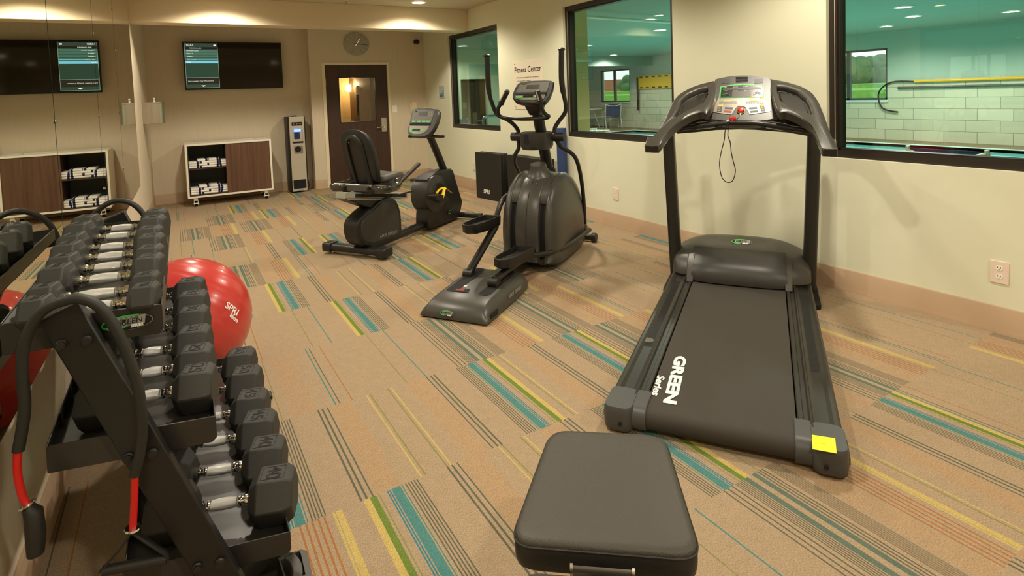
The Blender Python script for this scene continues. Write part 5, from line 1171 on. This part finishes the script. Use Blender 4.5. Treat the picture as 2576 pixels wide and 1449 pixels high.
b = MB(K['blk']); nk = [(865, 500), (985, 498), (968, 512), (945, 528), (932, 523)]; q = [B.s(u, v, .06) for u, v in nk]; b.prism([(-.065, p.y, p.z) for p in q], (.13, 0, 0)); build('rail_support', b, t, bevel=.006)
# inclined seat rail
r0, r1 = V((0, -.19, .618)), V((0, .73, .455)); d_ = (r1-r0).normalized(); nz = V((0, -d_.z, d_.y))
b = MB(K['alu']); b.loft([[p+V((x, 0, 0))+nz*z for x, z in rrect(0, 0, .11, .055, .006, 2)] for p in (r0, r1)]); rail = build('seat_rail', b, t)
b = MB(K['dark']); b.loft([[r0+d_*k+V((.056, 0, 0))+nz*z for z in (-.018, .018)]+[r0+d_*k+V((.0575, 0, 0))+nz*z for z in (.018, -.018)] for k in (.13, .9)]); build('rail_slot', b, rail)
b = MB(K['steel'])
b.loft([[r0+d_*k+V((x, 0, 0))+nz*z for x, z in rrect(0, -.034, .14, .008, .002, 1)] for k in (.02, .86)]); build('rail_plate', b, rail)
# carriage, seat base plate, seat pad
zt = .67
b = MB(K['char2']); b.loft([[(x, f, z) for x, f in rrect(0, fc, w_, ln, .03)] for z, w_, ln, fc in ((.575, .15, .42, .27), (.62, .17, .42, .26), (.645, .26, .36, .24), (.66, .28, .36, .24))]); build('seat_carriage', b, t)
b = MB(K['vinyl']); sp = [(.40, .53), (.36, .30), (.30, .15)]
def seatsec(f, w_, zc, h): return [(x*w_*.5, f, zc+h*.5*zz) for x, zz in ((-1, -.4), (-1, .2), (-.92, .75), (-.7, 1), (-.3, .86), (0, .8), (.3, .86), (.7, 1), (.92, .75), (1, .2), (1, -.4), (.9, -1), (-.9, -1))]
b.loft([seatsec(.18, .36, .70, .05), seatsec(.20, .39, .70, .085), seatsec(.34, .40, .70, .095), seatsec(.48, .36, .70, .10), seatsec(.56, .30, .69, .09), seatsec(.60, .22, .68, .055)]); build('seat_pad', b, t, sub=1, angle=80)
# backrest
bw_l = [(882, 460), (877, 450), (868, 415), (860, 385), (852, 356), (852, 343), (858, 332), (870, 327), (890, 326), (908, 328), (920, 334), (928, 347), (935, 372), (945, 405), (955, 435), (961, 452), (945, 456), (915, 459)]
bk_n = V((.0, -.97, .24)).normalized(); bk_p = (0, .085, .90)
bq = lambda u, v, o=0: B.pl(u, v, V(bk_p)+bk_n*o, bk_n)
# true pad: rounded shape behind the plane
PT = lambda x, h, o: V((x, .155-.135*h/.48, .69+h))+bk_n*o
ol = [(p.x, p.y) for p in resample([(x, y, 0) for x, y in [(-.15, 0), (.15, 0), (.175, .12), (.178, .30), (.165, .41), (.13, .465), (.07, .495), (0, .503), (-.07, .495), (-.13, .465), (-.165, .41), (-.178, .30), (-.175, .12)]], 52)]
ring = lambda k, o: [PT(x*k, .25+(h-.25)*k, o) for x, h in ol]
b = MB(K['vinylside']); b.loft([ring(.94, .030), ring(.99, .022), ring(1.0, 0), ring(.99, -.035), ring(.93, -.052), ring(.7, -.055)]); bk = build('backrest', b, t, angle=50)
arch = [(-.085, -.03), (-.085, .12), (-.085, .30), (-.075, .37), (-.04, .415), (0, .425), (.04, .415), (.075, .37), (.085, .30), (.085, .12), (.085, -.03)]
b = MB(K['blk']); pth = smoothpath([PT(x, h, .045) for x, h in arch], 4); b.tube(pth, .020, 8, flat=(.8, 1.2)); build('back_bracket', b, bk)
b = MB(K['tube']); b.prism([PT(x, h, .036) for x, h in arch], bk_n*.006); build('back_plate', b, bk)
b = MB(K['chrome']); b.ball(PT(-.045, .37, .048), .008, 10, 6); build('screw', b, bk)
# arm rests with grips
b = MB(K['char']); b.box(-.12, .12, .02, .11, .615, .675); build('seat_bracket', b, t, bevel=.008)
b = MB(K['steel']); b.cyl((-.30, .06, .665), (.30, .06, .665), .015, 10); build('arm_bar', b, t)
K['gloss'] = mat('glossy_charcoal', (52, 50, 46), .18, coat=.5)
for sx in (-1, 1):
    b = MB(K['gloss']); loop_o = [(p.x, p.y) for p in smoothpath([(.16, .03, 0), (.26, -.02, 0), (.335, .04, 0), (.34, .18, 0), (.30, .32, 0), (.25, .36, 0), (.19, .30, 0), (.155, .15, 0)], 4, True)]
    cxo = .245; cyo = .16
    up = lambda f: .665+max(0, f-.25)*.35
    rg = lambda k, dz: [(sx*(cxo+(x-cxo)*k), cyo+(y-cyo)*k, up(y)+dz) for x, y in loop_o]
    rr = [rg(.9, -.055), rg(1.0, -.02), rg(1.0, .0), rg(.93, .012), rg(.62, .008), rg(.56, -.035), rg(.3, -.045)]
    b.loft(rr if sx > 0 else [list(reversed(q)) for q in rr]); ar = build('armrest_cup', b, t, angle=50)
    b = MB(K['blk']); a_, c_ = V((sx*.29, .30, .675)), V((sx*.29, .60, .80)); b.cyl(a_, c_, .021, 14); b.ball(c_, .0215, 12, 8); gp = build('pulse_grip', b, ar)
    b = MB(K['chrome']); dd = c_-a_; b.tube([a_+dd*.45+V((sx*.006, -.008, .0165)), a_+dd*.95+V((sx*.006, -.008, .0165))], .010, 8, flat=(.5, 1)); build('sensor_plate', b, gp)
    if sx < 0: b = MB(K['blk']); b.lathe([(.03, .575), (.045, .59), (.048, .64)], (-.235, .15, 0), n=18); build('bottle_cup', b, ar)
b = MB(K['blk']); p0, p1, p2 = B.s(985, 492, .12), B.s(1005, 489, .14), B.s(1038, 481, .15); b.tube(smoothpath([p0, p1, p2], 4), [.009]*4+[.011]*5, 10, flat=(.7, 1.3)); build('adjust_lever', b, t)
# front housing
hs = [(1075, 452), (1086, 443), (1098, 434), (1118, 428), (1137, 424), (1141, 430), (1148, 455), (1157, 485), (1164, 507), (1160, 530), (1156, 548), (1120, 566), (1084, 580), (1078, 572), (1078, 545), (1079, 530)]
q = [B.s(u, v, .085) for u, v in hs]; q = resample(q, 48); cf = sum(p.y for p in q)/48; cz = sum(p.z for p in q)/48
zmin = min(p.z for p in q); fixz = lambda z: max(z, .03)
sec = lambda s_, k: [(s_, cf+(p.y-cf)*k, fixz(cz+(p.z-cz)*k)) for p in q]
b = MB(K['blk']); b.loft([sec(-.085, .95), sec(-.078, 1), sec(.078, 1), sec(.085, .95)]); hz = build('drive_housing', b, t, angle=40)
cw = B.s(1113, 480, .085); Rw = .235
wy, wz = cw.y-.12, .37
ce = B.s(1095, 487, .085); wy, wz = ce.y, ce.z; Rw = abs(B.s(1050, 480, .0).y-wy)
Rw = .205
b = MB(K['char2']); b.lathe([(Rw*.93, -.105), (Rw*.985, -.098), (Rw, -.08), (Rw, .080), (Rw*.985, .098), (Rw*.93, .105), (Rw*.70, .106), (Rw*.66, .112), (Rw*.5, .112)], (0, wy, wz), (1, 0, 0), 44); wh = build('wheel_cover', b, t, angle=40)
b = MB(K['blk']); b.box(-.08, .08, wy-.10, wy+.12, .03, wz-.08); build('housing_foot', b, t, bevel=.01)
b = MB(K['tube']); b.lathe([(.115, .112), (.112, .118), (.05, .120)], (0, wy+.035, wz-.0), (1, 0, 0), 30); build('crank_disc', b, wh)
gl = B.s(1133, 533, .09); bm = MB(); badge(bm, axes(gl+V((.003, 0, 0)), (0, 1, .1), (0, -.1, 1)), .11, .05, False); build('badge', bm, hz)
# crank, pedal and yellow strap
cr = B.s(1113, 488, .13); b = MB(K['tube']); b.tube([(.125, wy+.03, wz), (.135, cr.y, cr.z)], .014, 8); crk = build('crank_arm', b, t)
ps = .20; P_ = lambda u, v, o=0: B.s(u, v, ps+o)
b = MB(K['blk']); a_ = [P_(1085, 492), P_(1100, 488), P_(1122, 497), P_(1120, 506), P_(1104, 508), P_(1088, 502)]; b.prism([p+V((-.05, 0, 0)) for p in a_], (.10, 0, 0)); pd = build('foot_pedal', b, crk, bevel=.006)
b = MB(mat('yellow_strap', (250, 208, 20), .5)); 
b.tube(smoothpath([P_(1098, 487, -.05), P_(1104, 478, -.04), P_(1113, 473, -.01), P_(1122, 474, .02)], 4), .018, 8, flat=(.22, 1)); b.tube(smoothpath([P_(1118, 474, .02), P_(1115, 487, .03), P_(1112, 497, .035), P_(1109, 505, .03)], 4), [.017]*5+[.020]*4+[.015]*4, 8, flat=(.3, 1)); b.tube(smoothpath([P_(1122, 474, .02), P_(1130, 480, .0), P_(1136, 485, -.03)], 4), .012, 8, flat=(.3, 1))
o = build('pedal_strap', b, pd); o['label'] = 'yellow pedal strap'
# left pedal on the other side
b = MB(K['blk']); b.box(-.26, -.15, wy+.02, wy+.12, wz+.12, wz+.15); pd2 = build('foot_pedal', b, crk, bevel=.006)
# mast, handle bar, console
ms = [B.s(1118, 432, 0), B.s(1103, 393, 0), B.s(1090, 362, 0), B.s(1080, 340, 0)]
b = MB(K['tube']); b.tube(smoothpath(ms, 4), .044, 14, flat=(.85, 1)); build('mast', b, t)
b = MB(K['blk']); b.loft([[ms[0]+V((x, y, z)) for x, y in rrect(0, 0, w_, w_*1.4, .03)] for z, w_ in ((-.10, .15), (-.03, .14), (.02, .10))]); build('mast_collar', b, t)
hc = B.f(1028, 342, 1.13); he = B.f(1115, 343, 1.13); b = MB(K['tube']); b.cyl((hc.x+.01, 1.13, he.z), (he.x, 1.13, he.z), .0165, 12); b.ball((he.x, 1.13, he.z), .017, 10, 8); b.ball((hc.x+.01, 1.13, he.z), .017, 10, 8); build('hand_bar', b, t)
Bn = V((-.10, -.90, .42)).normalized(); Bp = (0, 1.12, 1.2)
cq = lambda u, v, o=0: B.pl(u, v, V(Bp)+Bn*o, Bn)
cont = [(1035, 279), (1040, 274), (1052, 270.5), (1066, 269.5), (1085, 271), (1100, 274), (1104, 278), (1103, 290), (1098, 308), (1090, 325), (1080, 338), (1066, 345), (1045, 345.5), (1030, 342), (1025, 334), (1025.5, 322), (1029, 310), (1032, 295)]
o2 = [cq(*p) for p in cont]; cb = sum(o2, V())/len(o2)
b = MB(K['char2']); b.loft([[cb+(p-cb)*.60-Bn*.12 for p in o2], [cb+(p-cb)*.97-Bn*.055 for p in o2], [p-Bn*.012 for p in o2], [cb+(p-cb)*.955 for p in o2]]); con = build('console', b, t, angle=40)
b = MB(K['facia']); b.prism([cq(*p, .001) for p in ((1039, 278), (1066, 275), (1094, 279), (1084, 309), (1035, 307))], Bn*.0015)
b.mat(K['lcd']).prism([cq(*p, .003) for p in ((1054, 281), (1076, 281), (1074, 291), (1052, 290.5))], Bn*.0006)
b.mat(K['grey']).ring_prism([cq(1082+4.5*math.cos(a), 286+5*math.sin(a), .003) for a in [2*math.pi*i/16 for i in range(16)]], [cq(1082+3.6*math.cos(a), 286+4*math.sin(a), .003) for a in [2*math.pi*i/16 for i in range(16)]], Bn*.0006)
b.mat(K['greend'])
for u in (1037, 1050, 1062, 1073): b.prism([cq(*p, .003) for p in ((u, 303.5), (u+8.5, 303.5), (u+8, 307.5), (u-.5, 307.5))], Bn*.0008)
b.mat(K['dark']).prism([cq(*p, .001) for p in ((1033, 309.5), (1083, 310.5), (1081, 315), (1032, 314))], Bn*.005)
b.mat(K['silver']).prism([cq(*p, .001) for p in ((1031, 316.5), (1080, 317), (1072, 330), (1058, 337), (1040, 337.5), (1029, 331))], Bn*.001)
b.mat(K['scr2']).prism([cq(*p, .0025) for p in ((1038, 324), (1057, 324), (1056, 330), (1037, 330))], Bn*.0008)
b.mat(K['greend'])
for p in (((1032, 323.5), (1037, 323), (1036, 328.5), (1031, 328.5)), ((1058, 324), (1064, 324), (1062, 330), (1057, 329.5)), ((1036, 331.5), (1049, 331.5), (1048, 335), (1036, 335))): b.prism([cq(*q_, .0025) for q_ in p], Bn*.0008)
sxv, szv = (cq(1075, 285)-cq(1050, 285)).normalized(), (cq(1060, 275)-cq(1058, 300)).normalized()
badge(b, axes(cq(1046.5, 280, .003), sxv, szv), .040, .017, False)
b.mat(K['grey'])
for i, u in enumerate((1043, 1054, 1068, 1080)): b.text(('TIME', 'RPM', 'LEVEL', 'CAL')[i], axes(cq(u, 295.5, .003), sxv, szv), .010, .0002)
build('keypad', b, con)
# front foot
a_, e_ = B.f(1135, 540, 1.70), B.f(1200, 543, 1.72)
b = MB(K['blk2']); b.cyl((-.30, 1.70, .045), (.33, 1.72, .05), .032, 14); fo = build('front_stabiliser', b, t)
for x in (-.32, .34): b = MB(K['blk']); b.cyl((x-.015, 1.72, .042), (x+.015, 1.72, .042), .042, 18); build('transport_wheel', b, fo)
# ================================================================== THINGS ON THE RIGHT WALL AND IN FRONT
# sign boards
cs = [on_x(u, v, W-.006) for u, v in ((1292, 157), (1366, 149), (1366, 277), (1297, 275))]
y0, y1 = 6.573, 5.868; z1, z0 = 1.885, 1.252
t = thing('notice_sign', 'white Fitness Center notice sign behind the elliptical console', 'sign', (W, y0, z0))
K['signw'] = mat('sign_white', (238, 226, 204), .5)
build('panel', MB(K['signw']).box(-.006, 0, y1-y0, 0, 0, z1-z0), t, bevel=.001)
b = MB(K['ink']); mx_ = lambda s_, yy, zz, sz, al='LEFT', bo=0.0: b.text(s_, axes((-.0065, yy, zz), (0, -1, 0), (0, 0, 1)), sz, .0003, al, 0, bo)
hgt = z1-z0; wdt = y0-y1
mx_('Fitness Center', -wdt/2+.01, hgt-.115, .108, 'CENTER', .0015)
for i, s_ in enumerate(('1. This facility is not supervised. Use of the equipment', '    is the responsibility of the guest.', '2. Guests use all equipment at their own risk.', '    Children must be with an adult.', '3. Please wipe down machines after use.', '4. No glass or food in this room.')): mx_(s_, -.055, hgt-.215-i*.043, .0255)
for yy in (-.03, -wdt+.03):
    for zz in (.03, hgt-.03): b.cyl((-.0062, yy, zz), (-.0085, yy, zz), .006, 8)
build('lettering', b, t)
p = [on_x(u, v, W) for u, v in ((1105, 216), (1119, 246))]
t = thing('room_sign', 'small blue-grey plaque on the wall left of the far window', 'sign', (W, p[0].y, p[1].z)); w_ = p[0].y-p[1].y; h_ = p[0].z-p[1].z
K['plq'] = mat('blue_grey_plaque', (176, 192, 188), .5); K['plqi'] = mat('plaque_dark_blue', (46, 66, 92), .5)
build('plate', MB(K['plq']).box(-.008, 0, -w_, 0, 0, h_), t, bevel=.001)
b = MB(K['plqi']); 
for s_, zz, sz in (('IN', .50, .05), ('CASE OF', .33, .05), ('EMERGENCY', .15, .04)): b.text(s_, axes((-.0085, -w_*.9, h_*zz), (0, -1, 0), (0, 0, 1)), sz*.9, .0003, 'RIGHT') if False else b.text(s_, axes((-.0085, -w_*.92, h_*zz), (0, -1, 0), (0, 0, 1)), sz*.75, .0003, 'RIGHT', 0, .0008)
build('lettering', b, t)
# outlets
def outlet(u0, v0, u1, v1, label):
    a_, c_ = on_x(u0, v0, W), on_x(u1, v1, W); y = (a_.y+c_.y)/2; z = (a_.z+c_.z)/2; w_ = .088; h_ = .128
    t = thing('wall_outlet', label, 'outlet', (W, y, z), 0, 'wall outlets'); K.setdefault('plate', mat('outlet_plate', (236, 216, 200), .45))
    b = MB(K['plate']); b.prism([(0, yy, zz) for yy, zz in rrect(0, 0, w_, h_, .006, 2)], (-.007, 0, 0)); build('plate', b, t, bevel=.002)
    for zz in (.024, -.024):
        b = MB(K['white']); b.prism([(-.007, yy, z_) for yy, z_ in rrect(0, zz, .034, .028, .012, 4)], (-.002, 0, 0)); b.mat(K['ink'])
        for yy in (-.007, .007): b.box(-.0095, -.009, yy-.0015, yy+.0015, zz-.001, zz+.008)
        b.cyl((-.009, 0, zz-.007), (-.0096, 0, zz-.007), .003, 8); build('socket', b, t)
outlet(1541, 472, 1558, 504, 'pale outlet plate low on the wall between elliptical and treadmill')
outlet(2490, 654, 2540, 716, 'pale outlet plate low on the wall right of the treadmill')
outlet(1190, 408, 1196, 430, 'pale outlet plate half hidden beside the black folded mats')
q = on_x(360, 470, wallx(7.8)+.02)
# folded black mats leaning on the wall
K['mat'] = mat('black_mat_vinyl', (32, 31, 28), .5, bump=.2, bscale=200)
def mats(p0, p1, dep, h, label, logo):
    a_, c_ = V(p0), V(p1); d_ = (c_-a_); L_ = d_.length; d_ = d_.normalized(); n_ = V((-d_.y, d_.x, 0)); n_ = n_ if n_.x > 0 else -n_
    t = thing('folded_mat', label, 'exercise mat', tuple(a_), math.atan2(d_.y, d_.x)); sg = 1 if n_.dot(V((-d_.y, d_.x, 0))) > 0 else -1
    k = 3; w_ = dep/k
    for i in range(k):
        b = MB(K['mat']); y0_, y1_ = sg*(i*w_+.001), sg*((i+1)*w_-.001); b.box(0, L_, min(y0_, y1_), max(y0_, y1_), 0, h-(.006 if i == 1 else 0)); build('panel', b, t, bevel=.006)
    if logo: b = MB(K['wht']); b.text('SPRI', axes((L_*.42, -sg*.0005, h*.165), (1, 0, 0), (0, 0, 1)), .075, .0004, 'CENTER', .12, .003); build('logo', b, t)
    return t
ga, gb_ = on_z(1199.5, 497, 0), on_z(1265, 504, 0)
gb_ = on_x(1264, 504, 4.05); gb_.z = 0; ga = on_z(1199.5, 497, 0)
pA = V((3.955, 7.19, 0)); pB = V((4.045, 6.62, 0))
mats(pA, pB, .13, .655, 'black folded exercise mat with white SPRI lettering against the wall', True)
mats(V((4.075, 6.50, 0)), V((4.10, 5.62, 0)), .13, .655, 'black folded exercise mat behind the elliptical mast', False)
b = MB(mat('navy_blue_mat', (40, 62, 108), .6)); b.lathe([(.055, .002), (.06, .02), (.06, 1.02), (.055, 1.04)], (0, 0, 0), n=20); o = build('rolled_mat', b); o.location = (4.20, 5.42, 0); tag(o, 'rolled blue exercise mat standing behind the elliptical mast', 'exercise mat')
# weight bench: tapered seat pad in the foreground
ZB = .50
tl, tr, br, bl = on_z(1385, 1079, ZB), on_z(1672, 1093, ZB), on_z(1768, 1400, ZB), on_z(1280, 1362, ZB)
t = thing('weight_bench', 'black padded weight bench seat in the foreground', 'bench', (1.12, 1.02, 0))
cc = (tl+tr+br+bl)/4
def rcorner(pts, r, n=6):
    out = []; m = len(pts)
    for i in range(m):
        p, a_, c_ = pts[i], pts[i-1], pts[(i+1) % m]; d1 = (a_-p).normalized(); d2 = (c_-p).normalized()
        s_, e_ = p+d1*r, p+d2*r
        for k in range(n+1):
            u_ = k/n; out.append(s_*(1-u_)**2+p*2*u_*(1-u_)+e_*u_**2)
    return out
ol = rcorner([tl, tr, br, bl], .055); th = .075
lev = lambda k, dz: [cc+(p-cc)*k+V((0, 0, dz)) for p in ol]
b = MB(K['vinyl']); b.loft([lev(.995, -.012), lev(.992, -.006), lev(.975, .000), lev(.90, .003), lev(.5, .005)], True, (False, True)); sp = build('seat_pad', b, t, world=True, angle=60)
b = MB(K['vinylside']); b.loft([lev(.93, -th), lev(.985, -th+.012), lev(1.0, -th+.03), lev(1.0, -.014), lev(.995, -.012)], True, (True, False)); build('pad_side', b, sp, world=True, angle=60)
b = MB(K['vinylside']); e = [p for p in lev(1.0, -.011)]; b.tube(e+[e[0]], .0028, 6, False); build('seam_piping', b, sp, world=True)
dv = (bl+br)/2-(tl+tr)/2; dv.z = 0; dv.normalize(); sv = (br-bl).normalized()
hx = on_z(1515, 1432, ZB-.055); b = MB(K['steel'] if False else mat('gunmetal_tube', (120, 116, 106), .3, metal=.7)); hw = .062
b.cyl(hx-sv*hw, hx+sv*hw, .017, 18); hg = build('hinge_tube', b, t, world=True)
for k in (-1, 1): b = MB(K['steel']); b.cyl(hx+sv*k*hw, hx+sv*k*(hw+.006), .021, 18); b.cyl(hx+sv*k*(hw+.006), hx+sv*k*(hw+.022), .009, 6); b.cyl(hx+sv*k*(hw+.022), hx+sv*k*(hw+.034), .005, 10); build('pivot_bolt', b, t, world=True)
b = MB(K['blk2']); m_ = (tl+tr+br+bl)/4; fr0 = m_+V((0, 0, -th)); 
b.loft([[p+sv*x+V((0, 0, z)) for x, z in rrect(0, -.03, .06, .06, .008)] for p in ((tl+tr)/2+dv*.08+V((0, 0, -th)), (bl+br)/2+dv*.10+V((0, 0, -th)))]); build('seat_frame', b, t, world=True)
b = MB(K['blk2']); q0 = m_-dv*.04; b.loft([[V((q0.x, q0.y, 0))+sv*x+dv*y+V((0, 0, z)) for x, y in rrect(0, 0, .06, .06, .008)] for z in (.05, ZB-th-.03)]); build('support_post', b, t, world=True)
b = MB(K['blk2']); b.loft([[V((q0.x, q0.y, .03))+dv*k+sv*x+V((0, 0, z)) for x, z in rrect(0, 0, .06, .06, .008)] for k in (-.02, .75)]); build('floor_beam', b, t, world=True)
b = MB(K['blk2']); b.loft([[V((q0.x, q0.y, .03))+sv*k+dv*x+V((0, 0, z)) for x, z in rrect(0, 0, .06, .055, .008)] for k in (-.13, .13)]); build('floor_foot', b, t, world=True)
# back pad of the bench begins at the lower edge of the picture
a0 = on_z(1262, 1441, ZB-.02); b0 = hx+dv*.055
wv2 = sv*.165; bp_ = [b0-wv2-dv*.0, b0+wv2, b0+wv2*.95+dv*.55, b0-wv2*.95+dv*.55]; bp_ = [V((p.x, p.y, ZB-.02)) for p in bp_]
o3 = rcorner(bp_, .04); c3 = sum(bp_, V())/4; l3 = lambda k, dz: [c3+(p-c3)*k+V((0, 0, dz)) for p in o3]
b = MB(K['vinyl']); b.loft([l3(.95, -.06), l3(1, -.04), l3(1, -.010), l3(.97, 0), l3(.6, .004)]); build('back_pad', b, t, world=True, angle=60)
